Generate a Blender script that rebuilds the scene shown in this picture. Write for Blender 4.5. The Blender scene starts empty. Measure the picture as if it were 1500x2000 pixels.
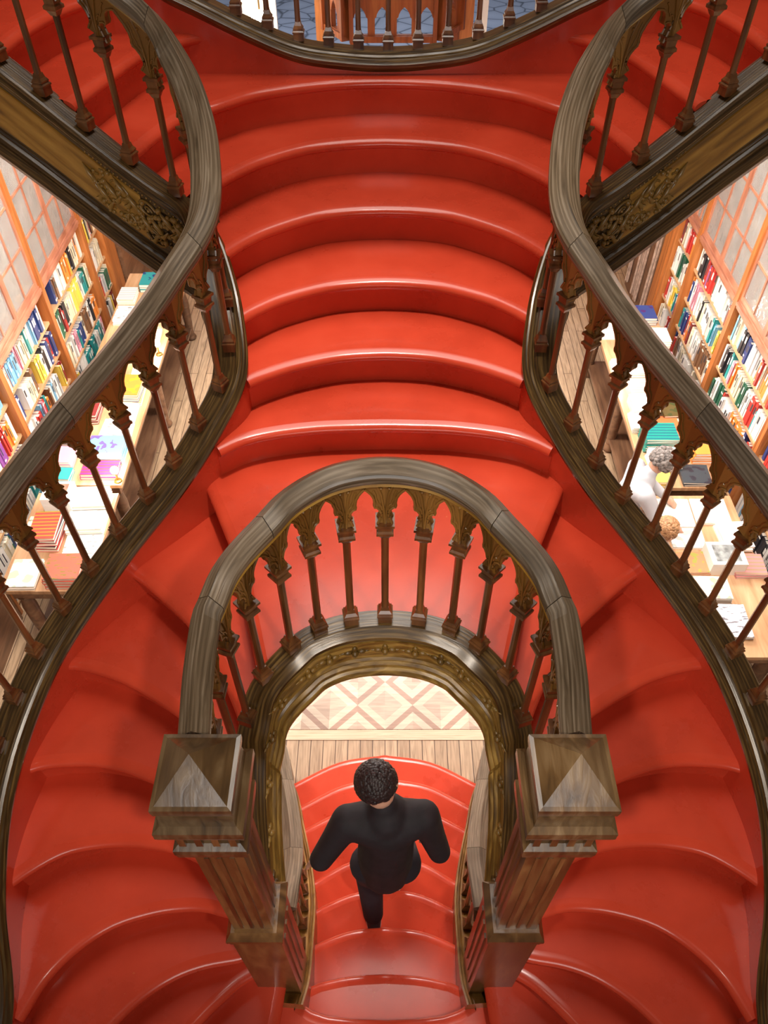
import bpy, bmesh, math, random
from mathutils import Vector, Matrix
random.seed(7)
PI = math.pi
SC = bpy.context.scene
COL = SC.collection

# ------------------------------------------------------------ camera
cam = bpy.data.cameras.new('camera'); camo = bpy.data.objects.new('camera', cam); COL.objects.link(camo)
camo.location = (0, 0, 5.41); camo.rotation_euler = (math.radians(42), 0, 0)
cam.sensor_fit = 'VERTICAL'; cam.sensor_height = 36; cam.lens = 27; cam.shift_x = -0.001
cam.clip_start = 0.05; cam.clip_end = 100
SC.camera = camo
SC.view_settings.view_transform = 'Standard'; SC.view_settings.look = 'None'
SC.view_settings.gamma = 1; SC.view_settings.use_curve_mapping = False
SC.view_settings.exposure = 0.5
# ------------------------------------------------------------ world and lights
w = bpy.data.worlds.new('world'); SC.world = w; w.use_nodes = True
w.node_tree.nodes['Background'].inputs[0].default_value = (1.0, 0.86, 0.72, 1)
w.node_tree.nodes['Background'].inputs[1].default_value = 0.06
def aim(o, at): o.rotation_euler = (Vector(at) - o.location).to_track_quat('-Z', 'Y').to_euler()
def area(name, loc, at, size, size_y, power, color, spread=180):
    l = bpy.data.lights.new(name, 'AREA'); l.shape = 'RECTANGLE'; l.size = size; l.size_y = size_y
    l.energy = power; l.color = color; l.spread = math.radians(spread)
    o = bpy.data.objects.new(name, l); COL.objects.link(o); o.location = loc; aim(o, at); return o
def spot(name, loc, at, cone, blend, radius, power, color):
    l = bpy.data.lights.new(name, 'SPOT'); l.spot_size = math.radians(cone); l.spot_blend = blend; l.shadow_soft_size = radius
    l.energy = power; l.color = color
    o = bpy.data.objects.new(name, l); COL.objects.link(o); o.location = loc; aim(o, at); return o
area('skylight', (0, 3.9, 8.8), (0, 3.4, 0), 2.2, 4.2, 150, (1.0, 0.93, 0.84))
spot('unseen_spotlight', (0.1, 2.2, 8.7), (0, 2.45, 3.1), 24, 0.85, 0.16, 610, (1.0, 0.90, 0.78))  # unseen spot for the bright pool around the middle landing
spot('unseen_spotlight', (1.7, -1.7, 8.3), (-.95, 1.6, 2.6), 23, 1.0, 0.12, 340, (1.0, 0.87, 0.72))  # crossing pair of added spots, lifts the side winders
spot('unseen_spotlight', (-1.7, -1.7, 8.3), (.95, 1.6, 2.6), 23, 1.0, 0.12, 340, (1.0, 0.87, 0.72))
spot('unseen_spotlight', (0.5, -0.7, 8.6), (0, 1.15, 0.9), 13, 0.7, 0.06, 420, (1.0, 0.90, 0.80))  # added spot, brightens the lower flight through the well
area('gallery_fill', (0, -5.6, 5.0), (0, 0, 4.2), 3.4, 1.8, 120, (1.0, 0.95, 0.90))  # unseen light added behind the camera for newel cap sheen and risers
for sx in (-1, 1):
    area('aisle_ceiling_light', (sx*2.0, 5.5, 3.5), (sx*2.9, 5.3, 0.6), 0.5, 4.5, 140, (1.0, 0.91, 0.82))
    area('aisle_ceiling_light', (sx*2.1, 3.2, 3.5), (sx*2.9, 3.9, 0.5), 0.4, 1.5, 60, (1.0, 0.90, 0.80))
area('entrance_hall_light', (0, 5.4, 3.3), (0, 1.9, 0.4), 1.6, 0.5, 75, (1.0, 0.93, 0.87))
area('street_daylight', (0, 14, 9.0), (0, 14, 0), 10, 6, 900, (0.78, 0.85, 1.0))

# ------------------------------------------------------------ materials
def newmat(name):
    m = bpy.data.materials.new(name); m.use_nodes = True
    return m, m.node_tree, m.node_tree.nodes['Principled BSDF']
def ramp(nt, stops, interp='LINEAR'):
    r = nt.nodes.new('ShaderNodeValToRGB'); r.color_ramp.interpolation = interp
    e = r.color_ramp.elements
    e[0].position = stops[0][0]; e[0].color = (*stops[0][1], 1)
    e[1].position = stops[-1][0]; e[1].color = (*stops[-1][1], 1)
    for p, c in stops[1:-1]:
        k = e.new(p); k.color = (*c, 1)
    return r
def wood(name, dark, mid, light, coord='UV', scale=(2.2, 22, 22), rough=0.33, spec=0.5, bump=0.12, var=0.25, coat=0.0):
    m, nt, b = newmat(name)
    tc = nt.nodes.new('ShaderNodeTexCoord'); mp = nt.nodes.new('ShaderNodeMapping'); mp.inputs['Scale'].default_value = scale
    nt.links.new(tc.outputs[coord], mp.inputs['Vector'])
    oi = nt.nodes.new('ShaderNodeObjectInfo'); va = nt.nodes.new('ShaderNodeVectorMath'); va.operation = 'ADD'
    mu = nt.nodes.new('ShaderNodeMath'); mu.operation = 'MULTIPLY'; mu.inputs[1].default_value = 37.0
    nt.links.new(oi.outputs['Random'], mu.inputs[0]); nt.links.new(mp.outputs[0], va.inputs[0]); nt.links.new(mu.outputs[0], va.inputs[1])
    n1 = nt.nodes.new('ShaderNodeTexNoise'); n1.inputs['Scale'].default_value = 1.0; n1.inputs['Detail'].default_value = 6; n1.inputs['Distortion'].default_value = 1.4
    nt.links.new(va.outputs[0], n1.inputs['Vector'])
    wv = nt.nodes.new('ShaderNodeTexWave'); wv.bands_direction = 'Y'; wv.inputs['Scale'].default_value = 0.35; wv.inputs['Distortion'].default_value = 9; wv.inputs['Detail'].default_value = 3; wv.inputs['Detail Scale'].default_value = 0.7
    nt.links.new(va.outputs[0], wv.inputs['Vector'])
    mx = nt.nodes.new('ShaderNodeMath'); mx.operation = 'MULTIPLY_ADD'; mx.inputs[1].default_value = 0.16
    nt.links.new(wv.outputs['Fac'], mx.inputs[0])
    m2 = nt.nodes.new('ShaderNodeMath'); m2.operation = 'MULTIPLY'; m2.inputs[1].default_value = 0.86
    nt.links.new(n1.outputs['Fac'], m2.inputs[0]); nt.links.new(m2.outputs[0], mx.inputs[2])
    r = ramp(nt, [(0.22, dark), (0.5, mid), (0.8, light)]); nt.links.new(mx.outputs[0], r.inputs[0])
    hs = nt.nodes.new('ShaderNodeHueSaturation')
    mr = nt.nodes.new('ShaderNodeMapRange'); mr.inputs[3].default_value = 1-var; mr.inputs[4].default_value = 1+var
    nt.links.new(oi.outputs['Random'], mr.inputs[0]); nt.links.new(mr.outputs[0], hs.inputs['Value'])
    nt.links.new(r.outputs[0], hs.inputs['Color']); nt.links.new(hs.outputs[0], b.inputs['Base Color'])
    bp = nt.nodes.new('ShaderNodeBump'); bp.inputs['Strength'].default_value = bump; bp.inputs['Distance'].default_value = 0.004
    nt.links.new(mx.outputs[0], bp.inputs['Height']); nt.links.new(bp.outputs[0], b.inputs['Normal'])
    b.inputs['Roughness'].default_value = rough; b.inputs['Specular IOR Level'].default_value = spec
    b.inputs['Coat Weight'].default_value = coat; b.inputs['Coat Roughness'].default_value = 0.25
    return m
def plain(name, col, rough=0.5, spec=0.4, metal=0.0, noise=0.0, scale=12, coat=0.0):
    m, nt, b = newmat(name)
    b.inputs['Base Color'].default_value = (*col, 1); b.inputs['Roughness'].default_value = rough
    b.inputs['Specular IOR Level'].default_value = spec; b.inputs['Metallic'].default_value = metal; b.inputs['Coat Weight'].default_value = coat
    if noise:
        n = nt.nodes.new('ShaderNodeTexNoise'); n.inputs['Scale'].default_value = scale; n.inputs['Detail'].default_value = 5
        tc = nt.nodes.new('ShaderNodeTexCoord'); nt.links.new(tc.outputs['Object'], n.inputs['Vector'])
        r = ramp(nt, [(0.3, tuple(c*(1-noise) for c in col)), (0.7, tuple(min(1, c*(1+noise)) for c in col))])
        nt.links.new(n.outputs['Fac'], r.inputs[0]); nt.links.new(r.outputs[0], b.inputs['Base Color'])
    return m
def emis(name, col, strength):
    m, nt, b = newmat(name); b.inputs['Base Color'].default_value = (*col, 1)
    b.inputs['Emission Color'].default_value = (*col, 1); b.inputs['Emission Strength'].default_value = strength
    return m
M = {}
M['rail'] = wood('rail_wood', (.034, .022, .011), (.115, .082, .050), (.25, .20, .145), rough=.34, scale=(4, 60, 60), bump=.2, var=.35, spec=.5, coat=.12)
M['string'] = wood('stringer_wood', (.014, .007, .002), (.062, .033, .009), (.20, .12, .036), rough=.28, scale=(5, 60, 60), bump=.2, spec=.6, coat=.3)
M['panel'] = wood('figured_panel_wood', (.055, .022, .003), (.29, .145, .018), (.52, .31, .06), rough=.3, scale=(3.0, 14, 14), bump=.08, spec=.5, var=.1, coat=.25)
M['arch'] = wood('pierced_arch_wood', (.05, .02, .004), (.19, .085, .016), (.36, .19, .05), rough=.3, scale=(6, 20, 20), bump=.1, coat=.25)
M['gold'] = wood('carved_gilded_wood', (.045, .022, .005), (.18, .10, .019), (.44, .28, .07), rough=.34, scale=(8, 30, 30), bump=.2, spec=.6, coat=.12)
M['turned'] = wood('turned_baluster_wood', (.04, .013, .004), (.13, .048, .014), (.24, .10, .03), coord='Object', scale=(25, 25, 3), rough=.28, spec=.6, coat=.3)
M['newel'] = wood('newel_wood', (.035, .015, .005), (.12, .055, .018), (.26, .14, .05), coord='Object', scale=(16, 16, 2.5), rough=.28, spec=.6, coat=.3, bump=.2)
M['newelcap'] = wood('newel_cap_wood', (.03, .015, .005), (.10, .055, .020), (.21, .14, .07), coord='Object', scale=(30, 5, 10), rough=.3, spec=.6, bump=.25, coat=.3)
M['post'] = wood('bookcase_orange_wood', (.22, .06, .015), (.42, .14, .035), (.60, .23, .07), coord='Object', scale=(18, 18, 1.6), rough=.4, bump=.05, var=.08)
M['shelf'] = wood('shelf_light_wood', (.40, .22, .10), (.55, .33, .17), (.70, .45, .25), coord='Object', scale=(14, 1.6, 14), rough=.45, bump=.05, var=.1)
M['pinkwood'] = wood('glazing_bar_wood', (.26, .09, .05), (.42, .17, .10), (.58, .27, .17), coord='Object', scale=(18, 3, 3), rough=.35, bump=.05, var=.08)
M['tablewood'] = wood('display_table_wood', (.06, .028, .015), (.15, .075, .04), (.25, .14, .08), coord='Object', scale=(14, 1.6, 14), rough=.35)
M['screenwood'] = wood('entrance_screen_wood', (.12, .025, .008), (.26, .065, .018), (.38, .12, .035), coord='Object', scale=(14, 14, 1.6), rough=.35, var=.1)
# glossy red paint with faint grime and worn spots
def redpaint():
    m, nt, b = newmat('glossy_red_paint')
    tc = nt.nodes.new('ShaderNodeTexCoord')
    n = nt.nodes.new('ShaderNodeTexNoise'); n.inputs['Scale'].default_value = 3.0; n.inputs['Detail'].default_value = 8; n.inputs['Roughness'].default_value = .6
    nt.links.new(tc.outputs['Object'], n.inputs['Vector'])
    r = ramp(nt, [(0.3, (.50, .047, .020)), (0.55, (.60, .060, .026)), (0.75, (.66, .075, .034))]); nt.links.new(n.outputs['Fac'], r.inputs[0])
    n2 = nt.nodes.new('ShaderNodeTexNoise'); n2.inputs['Scale'].default_value = 60; n2.inputs['Detail'].default_value = 2; nt.links.new(tc.outputs['Object'], n2.inputs['Vector'])
    n3 = nt.nodes.new('ShaderNodeTexNoise'); n3.inputs['Scale'].default_value = 2.3; nt.links.new(tc.outputs['Object'], n3.inputs['Vector'])
    a1 = nt.nodes.new('ShaderNodeMath'); a1.operation = 'GREATER_THAN'; a1.inputs[1].default_value = .74; nt.links.new(n2.outputs['Fac'], a1.inputs[0])
    a2 = nt.nodes.new('ShaderNodeMath'); a2.operation = 'GREATER_THAN'; a2.inputs[1].default_value = .62; nt.links.new(n3.outputs['Fac'], a2.inputs[0])
    a3 = nt.nodes.new('ShaderNodeMath'); a3.operation = 'MULTIPLY'; nt.links.new(a1.outputs[0], a3.inputs[0]); nt.links.new(a2.outputs[0], a3.inputs[1])
    mx = nt.nodes.new('ShaderNodeMixRGB'); mx.inputs[2].default_value = (.62, .13, .05, 1)
    nt.links.new(a3.outputs[0], mx.inputs[0]); nt.links.new(r.outputs[0], mx.inputs[1]); nt.links.new(mx.outputs[0], b.inputs['Base Color'])
    rr = nt.nodes.new('ShaderNodeMapRange'); rr.inputs[3].default_value = .24; rr.inputs[4].default_value = .32
    nt.links.new(n.outputs['Fac'], rr.inputs[0]); nt.links.new(rr.outputs[0], b.inputs['Roughness'])
    b.inputs['Specular IOR Level'].default_value = .28
    b.inputs['Coat Weight'].default_value = .35; b.inputs['Coat Roughness'].default_value = .13
    bp = nt.nodes.new('ShaderNodeBump'); bp.inputs['Strength'].default_value = .05; bp.inputs['Distance'].default_value = .01
    nt.links.new(n.outputs['Fac'], bp.inputs['Height']); nt.links.new(bp.outputs[0], b.inputs['Normal'])
    return m
M['red'] = redpaint()

# ------------------------------------------------------------ object helpers
class MB:
    def __init__(s): s.v = []; s.f = []; s.uv = []; s.mi = []; s.cl = []
    def add(s, vs, fs, uvs=None, mi=0, col=None):
        o = len(s.v); s.v += [tuple(v) for v in vs]
        for k, f in enumerate(fs):
            s.f.append(tuple(i+o for i in f)); s.uv.append(uvs[k] if uvs else None); s.mi.append(mi); s.cl.append(col)
    def box(s, x0, x1, y0, y1, z0, z1, mi=0, col=None, mat=None):
        vs = [Vector((x, y, z)) for z in (z0, z1) for y in (y0, y1) for x in (x0, x1)]
        if mat: vs = [mat @ v for v in vs]
        s.add(vs, [(0, 2, 3, 1), (4, 5, 7, 6), (0, 1, 5, 4), (2, 6, 7, 3), (0, 4, 6, 2), (1, 3, 7, 5)], None, mi, col)
    def lathe(s, prof, n=8, c=(0, 0), rot=0, mi=0, sq=False):
        o = len(s.v)
        for r, z in prof:
            for k in range(n):
                a = rot + 2*PI*k/n; s.v.append((c[0]+r*math.cos(a), c[1]+r*math.sin(a), z))
        for j in range(len(prof)-1):
            for k in range(n):
                a = o+j*n+k; b = o+j*n+(k+1) % n
                s.f.append((a, b, b+n, a+n)); s.uv.append(None); s.mi.append(mi); s.cl.append(None)
        s.f.append(tuple(o+k for k in reversed(range(n)))); s.uv.append(None); s.mi.append(mi); s.cl.append(None)
        e = o+(len(prof)-1)*n
        s.f.append(tuple(e+k for k in range(n))); s.uv.append(None); s.mi.append(mi); s.cl.append(None)
    def ball(s, c, r, seg=8, rings=5, mi=0, sc=(1, 1, 1), fr=None):
        o = len(s.v); c = Vector(c)
        for j in range(1, rings):
            t = PI*j/rings
            for k in range(seg):
                p = 2*PI*k/seg
                d = Vector((r*sc[0]*math.sin(t)*math.cos(p), r*sc[1]*math.sin(t)*math.sin(p), r*sc[2]*math.cos(t)))
                if fr: d = fr @ d
                s.v.append(tuple(c+d))
        for q in (1, -1):
            d = Vector((0, 0, r*sc[2]*q)); d = fr @ d if fr else d; s.v.append(tuple(c+d))
        T = len(s.v)-2; B = T+1
        for j in range(rings-2):
            for k in range(seg):
                a = o+j*seg+k; b = o+j*seg+(k+1) % seg
                s.f.append((a, a+seg, b+seg, b)); s.uv.append(None); s.mi.append(mi); s.cl.append(None)
        for k in range(seg):
            s.f.append((o+k, o+(k+1) % seg, T)); s.uv.append(None); s.mi.append(mi); s.cl.append(None)
            q = o+(rings-2)*seg
            s.f.append((q+(k+1) % seg, q+k, B)); s.uv.append(None); s.mi.append(mi); s.cl.append(None)
    def tube(s, pts, rad, n=6, mi=0):
        pts = [Vector(p) for p in pts]; o = len(s.v); m = len(pts)
        up = Vector((0, 0, 1))
        for i, p in enumerate(pts):
            t = (pts[min(i+1, m-1)]-pts[max(i-1, 0)]).normalized()
            a = t.cross(up); a = a.normalized() if a.length > .01 else Vector((1, 0, 0)); b = t.cross(a)
            r = rad[i] if isinstance(rad, (list, tuple)) else rad
            for k in range(n):
                q = 2*PI*k/n; s.v.append(tuple(p+a*(r*math.cos(q))+b*(r*math.sin(q))))
        for i in range(m-1):
            for k in range(n):
                a = o+i*n+k; b = o+i*n+(k+1) % n
                s.f.append((a, b, b+n, a+n)); s.uv.append(None); s.mi.append(mi); s.cl.append(None)
        for e, rv in ((o, True), (o+(m-1)*n, False)):
            f = tuple(e+k for k in range(n)); s.f.append(tuple(reversed(f)) if rv else f); s.uv.append(None); s.mi.append(mi); s.cl.append(None)
    def mirror(s):
        s.v = [(-x, y, z) for x, y, z in s.v]; s.f = [tuple(reversed(f)) for f in s.f]
        s.uv = [tuple(reversed(u)) if u else None for u in s.uv]
    def mesh(s, name, mats, smooth=False, recalc=True, tri=False):
        me = bpy.data.meshes.new(name); me.from_pydata(s.v, [], s.f)
        for m in (mats if isinstance(mats, (list, tuple)) else [mats]): me.materials.append(m)
        me.polygons.foreach_set('material_index', s.mi)
        if any(s.uv):
            ul = me.uv_layers.new(name='UVMap')
            for p, u in zip(me.polygons, s.uv):
                if u:
                    for li, q in zip(p.loop_indices, u): ul.data[li].uv = q
        if any(c is not None for c in s.cl):
            ca = me.color_attributes.new('col', 'FLOAT_COLOR', 'CORNER')
            for p, c in zip(me.polygons, s.cl):
                for li in p.loop_indices: ca.data[li].color = (*(c or (1, 1, 1)), 1)
        if recalc or tri:
            bm = bmesh.new(); bm.from_mesh(me)
            if recalc: bmesh.ops.recalc_face_normals(bm, faces=bm.faces)
            if tri: bmesh.ops.triangulate(bm, faces=[f for f in bm.faces if len(f.verts) > 4])
            bm.to_mesh(me); bm.free()
        if smooth:
            me.shade_smooth()
            try: me.set_sharp_from_angle(angle=math.radians(smooth if smooth > 1 else 35))
            except Exception: pass
        return me
    def build(s, name, mats, parent=None, **k): return link(name, s.mesh(name, mats, **k), parent)
def link(name, me, parent=None, loc=None):
    o = bpy.data.objects.new(name, me); COL.objects.link(o)
    if parent: o.parent = parent
    if loc: o.location = loc
    return o
def thing(name, label, cat, loc=(0, 0, 0), group=None, rz=0):
    o = bpy.data.objects.new(name, None); COL.objects.link(o); o.location = loc; o.rotation_euler.z = rz
    o.empty_display_size = .05
    return tag(o, label, cat, group)
def tag(o, label, cat, group=None, kind=None):
    o['label'] = label; o['category'] = cat
    if group: o['group'] = group
    if kind: o['kind'] = kind
    return o
def struct(o): o['kind'] = 'structure'; return o

# ------------------------------------------------------------ paths
def catmull(P, n=8):
    P = [Vector(p) for p in P]; out = []
    for i in range(len(P)-1):
        p0 = P[i-1] if i else P[0]*2-P[1]; p1 = P[i]; p2 = P[i+1]; p3 = P[i+2] if i+2 < len(P) else P[-1]*2-P[-2]
        for k in range(n):
            t = k/n
            out.append(.5*((2*p1)+(p2-p0)*t+(2*p0-5*p1+4*p2-p3)*t*t+(3*p1-p0-3*p2+p3)*t**3))
    out.append(P[-1]); return out
class Path:
    def __init__(s, pts, side=1, n=8):
        s.p = catmull(pts, n); s.L = [0]
        for a, b in zip(s.p, s.p[1:]): s.L.append(s.L[-1]+((b-a).xy).length)
        s.len = s.L[-1]; s.side = side
    def at(s, q):
        q = max(0, min(s.len, q)); i = 0
        lo, hi = 0, len(s.L)-1
        while hi-lo > 1:
            m = (lo+hi)//2
            if s.L[m] <= q: lo = m
            else: hi = m
        i = lo; d = s.L[i+1]-s.L[i]; t = (q-s.L[i])/d if d > 1e-9 else 0
        return s.p[i].lerp(s.p[i+1], t)
    def fr(s, q):
        e = .02; a = s.at(q-e); b = s.at(q+e); T = (b-a).xy.normalized()
        return s.at(q), Vector((T.x, T.y, 0)), Vector((T.y, -T.x, 0))*s.side
    def F(s, q, n=0, dz=0):
        p, T, N = s.fr(q); return p+N*n+Vector((0, 0, dz))
    def near(s, x, y, n=0):
        best = (9, 0)
        for k in range(401):
            q = s.len*k/400; p = s.F(q, n); d = math.hypot(p.x-x, p.y-y)
            if d < best[0]: best = (d, q)
        return best[1]
    def hit(s, poly, end, n=.02, ext=.09):
        """trim or lengthen a plan polyline so that its end meets the path offset by n; returns (polyline, path position)"""
        P = [Vector((x, y)) for x, y in poly]
        if end == 0: P = P[::-1]
        d = (P[-1]-P[-2]).normalized(); P2 = P+[P[-1]+d*ext]
        path = [s.F(s.len*k/300, n).xy for k in range(301)]
        best = None
        for i in range(len(P2)-1):
            a, b = P2[i], P2[i+1]
            for k in range(300):
                c, e = path[k], path[k+1]; r = b-a; q = e-c; den = r.x*q.y-r.y*q.x
                if abs(den) < 1e-12: continue
                t = ((c.x-a.x)*q.y-(c.y-a.y)*q.x)/den; u = ((c.x-a.x)*r.y-(c.y-a.y)*r.x)/den
                if 0 <= t <= 1 and 0 <= u <= 1: best = (i, a+r*t, s.len*(k+u)/300)
        if best is None:
            return ([tuple(p) for p in (P[::-1] if end == 0 else P)], s.near(P[-1].x, P[-1].y, n))
        out = P2[:best[0]+1]+[best[1]]
        if (out[-1]-out[-2]).length < 1e-4: out.pop(-2)
        return ([tuple(p) for p in (out[::-1] if end == 0 else out)], best[2])
    def seg(s, q0, q1, n=.02, step=.05):
        k = max(1, int(abs(q1-q0)/step)); return [tuple(s.F(q0+(q1-q0)*i/k, n).xy) for i in range(1, k)]
def sweep(path, prof, q0, q1, step=.03, dn=0, dz=0, zf=None, closed=True, mb=None, uv0=0):
    mb = mb or MB(); k = max(2, int(abs(q1-q0)/step)); m = len(prof)
    D = [0]
    for a, b in zip(prof, prof[1:]+prof[:1]): D.append(D[-1]+math.hypot(a[0]-b[0], a[1]-b[1]))
    V = []
    for i in range(k+1):
        q = q0+(q1-q0)*i/k
        for n, z in prof:
            p = path.F(q, n+(dn(q) if callable(dn) else dn), z+dz)
            if zf: p.z = zf(q)+z+dz
            V.append(p)
    F = []; U = []
    mm = m if closed else m-1
    for i in range(k):
        s0 = q0+(q1-q0)*i/k; s1 = q0+(q1-q0)*(i+1)/k
        for j in range(mm):
            a = i*m+j; b = i*m+(j+1) % m
            F.append((a, b, b+m, a+m)); U.append(((s0, D[j]), (s0, D[j+1]), (s1, D[j+1]), (s1, D[j])))
    if closed:
        F.append(tuple(range(m))[::-1]); U.append(tuple((q0, .1*t) for t in range(m)))
        F.append(tuple(k*m+t for t in range(m))); U.append(tuple((q1, .1*t) for t in range(m)))
    mb.add(V, F, U); return mb

# plan coordinates measured in metres, right half (x, y, z of the stringer cap on the stair side)
def low(p, d=.07):
    f = (5.41-p[2]+d)/(5.41-p[2]); return (p[0]*f, p[1]*f, p[2]-d)
PO = [low(p) for p in [(1.273, .529, 2.38), (1.34, .813, 2.53), (1.343, 1.143, 2.70), (1.244, 1.524, 2.87), (1.02, 1.854, 3.06),
      (.80, 2.10, 3.23), (.66, 2.27, 3.37), (.555, 2.45, 3.52), (.57, 2.65, 3.68), (.625, 2.83, 3.80), (.68, 2.94, 3.87), (.745, 2.985, 3.95),
      (.86, 3.0, 4.05), (1.0, 3.03, 4.16), (1.2, 3.08, 4.32), (1.39, 3.12, 4.47)]]
P = Path([(0, -.62, 1.66), (.42, -.56, 1.70), (.84, -.36, 1.83), (1.14, -.05, 1.99), (1.29, .27, 2.16)]+PO+[(1.82, 3.47, 4.61), (2.2, 3.60, 4.86), (2.6, 3.74, 5.12)])
QH = [(.163, 1.55, 3.15), (.29, 1.495, 3.145), (.365, 1.428, 3.13), (.44, 1.361, 3.08), (.484, 1.304, 3.02), (.511, 1.238, 2.93), (.527, 1.19, 2.85),
      (.535, 1.05, 2.67), (.528, .92, 2.50), (.52, .82, 2.38)]
Q = Path([(-x, y, z) for x, y, z in QH[::-1]]+[(0, 1.568, 3.155)]+QH)      # normal side=+1 points to the hole (-y at the apex)
QM = Q.len/2
RH = [(.2, 3.99, 4.168), (.42, 3.99, 4.200), (.65, 3.99, 4.288), (.86, 3.99, 4.385), (1.0, 3.99, 4.45), (1.3, 3.99, 4.62), (1.7, 3.98, 4.87), (2.3, 3.9, 5.17)]
R = Path([(-x, y, z) for x, y, z in RH[::-1]]+[(0, 3.99, 4.158)]+RH, side=-1)
RM = R.len/2

NOS = {
'a': (3.06, [(0.759, 2.253), (0.671, 2.060), (0.575, 1.836), (0.512, 1.609), (0.449, 1.385)]),
'b': (2.89, [(1.084, 1.955), (0.978, 1.876), (0.865, 1.775), (0.762, 1.671), (0.636, 1.496), (0.542, 1.322), (0.516, 1.249)]),
'c': (2.72, [(1.309, 1.597), (1.229, 1.590), (1.142, 1.569), (1.031, 1.528), (0.896, 1.454), (0.789, 1.381), (0.671, 1.288), (.56, 1.17)]),
'd': (2.55, [(1.421, 1.223), (1.328, 1.254), (1.242, 1.264), (1.133, 1.264), (1.009, 1.241), (0.881, 1.193), (0.775, 1.148), (.65, 1.08), (.56, 1.02)]),
'e': (2.38, [(1.410, 0.854), (1.324, 0.925), (1.226, 0.984), (1.116, 1.010), (1.001, 1.018), (0.882, 1.009), (0.774, 0.984), (.65, .93), (.55, .88)]),
'f': (2.21, [(1.280, 0.475), (1.227, 0.600), (1.142, 0.699), (1.028, 0.776), (0.882, 0.820), (0.767, 0.834), (0.689, 0.831), (0.628, 0.817), (.5, .79)]),
'g': (2.04, [(1.2, .2), (1.10, .37), (0.996, 0.492), (0.909, 0.573), (0.805, 0.637), (0.694, 0.674), (0.568, 0.695), (.48, .72)]),
'h': (1.87, [(1.03, -.06), (.96, .18), (.85, .37), (0.718, 0.517), (0.649, 0.585), (0.576, 0.646), (0.483, 0.696), (.44, .73)]),
'i': (1.70, [(.73, -.36), (.66, -.15), (.56, .1), (.47, .35), (0.431, 0.542), (0.422, 0.613), (0.415, 0.677), (.41, .73)]),
'L1': (1.53, [(0.369, 0.650), (0.312, 0.618), (0.245, 0.600), (0.135, 0.589), (0, 0.585)]),
'k1': (3.23, [(0.679, 2.303), (0.582, 2.371), (0.457, 2.413), (0.286, 2.442), (0.135, 2.451), (0, 2.455)]),
'k2': (3.40, [(0.564, 2.540), (0.499, 2.588), (0.375, 2.655), (0.225, 2.708), (0.115, 2.727), (0, 2.734)]),
'k3': (3.57, [(0.580, 2.769), (0.526, 2.826), (0.424, 2.908), (0.252, 2.993), (0.118, 3.022), (0, 3.030)]),
'k4': (3.74, [(0.662, 2.977), (0.598, 3.071), (0.498, 3.177), (0.304, 3.307), (0.144, 3.350), (0, 3.360)]),
'k5': (3.91, [(.76, 3.17), (0.702, 3.281), (0.635, 3.380), (0.534, 3.494), (0.358, 3.619), (0.172, 3.675), (0, 3.692)]),
'k6': (4.08, [(1.012, 3.145), (0.966, 3.314), (0.897, 3.502), (0.829, 3.587), (0.744, 3.657), (0.593, 3.796), (0.364, 3.898), (0.174, 3.944), (0, 3.957)]),
'u1': (4.25, [(1.209, 3.268), (1.144, 3.534), (1.066, 3.806), (0.961, 3.943), (0.873, 4.014), (0.758, 4.058)]),
'u2': (4.42, [(1.464, 3.335), (1.451, 3.488), (1.407, 3.701), (1.331, 3.881), (1.176, 4.03), (1.02, 4.058)]),
'u3': (4.59, [(1.74, 3.36), (1.73, 3.5), (1.70, 3.7), (1.62, 3.88), (1.46, 4.0), (1.32, 4.04)]),
'u4': (4.76, [(2.04, 3.36), (2.03, 3.5), (2.0, 3.7), (1.92, 3.88), (1.78, 3.98), (1.66, 4.02)]),
}
LOWF = [(0.17, [(0.642, 2.182), (0.328, 2.338), (0, 2.392)]), (0.34, [(0.552, 1.966), (0.281, 2.101), (0, 2.147)]), (0.51, [(0.504, 1.752), (0.256, 1.870), (0, 1.910)]),
        (0.68, [(0.446, 1.551), (0.227, 1.665), (0, 1.703)]), (0.85, [(0.394, 1.344), (0.200, 1.446), (0, 1.481)]), (1.02, [(0.360, 1.157), (0.180, 1.230), (0, 1.255)]),
        (1.19, [(0.345, 0.953), (0.179, 1.009), (0, 1.028)]), (1.36, [(0.337, 0.749), (0.170, 0.780), (0, 0.790)])]
W = Path([(.345, .62, 1.60), (.337, .749, 1.42), (.345, .953, 1.24), (.360, 1.157, 1.07), (.394, 1.344, .90), (.446, 1.551, .73), (.504, 1.752, .56), (.560, 1.966, .39), (.645, 2.182, .22), (.70, 2.30, .15)], side=-1)
# W runs towards +y; its side -1 normal is -x, so flip
W.side = 1

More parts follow.
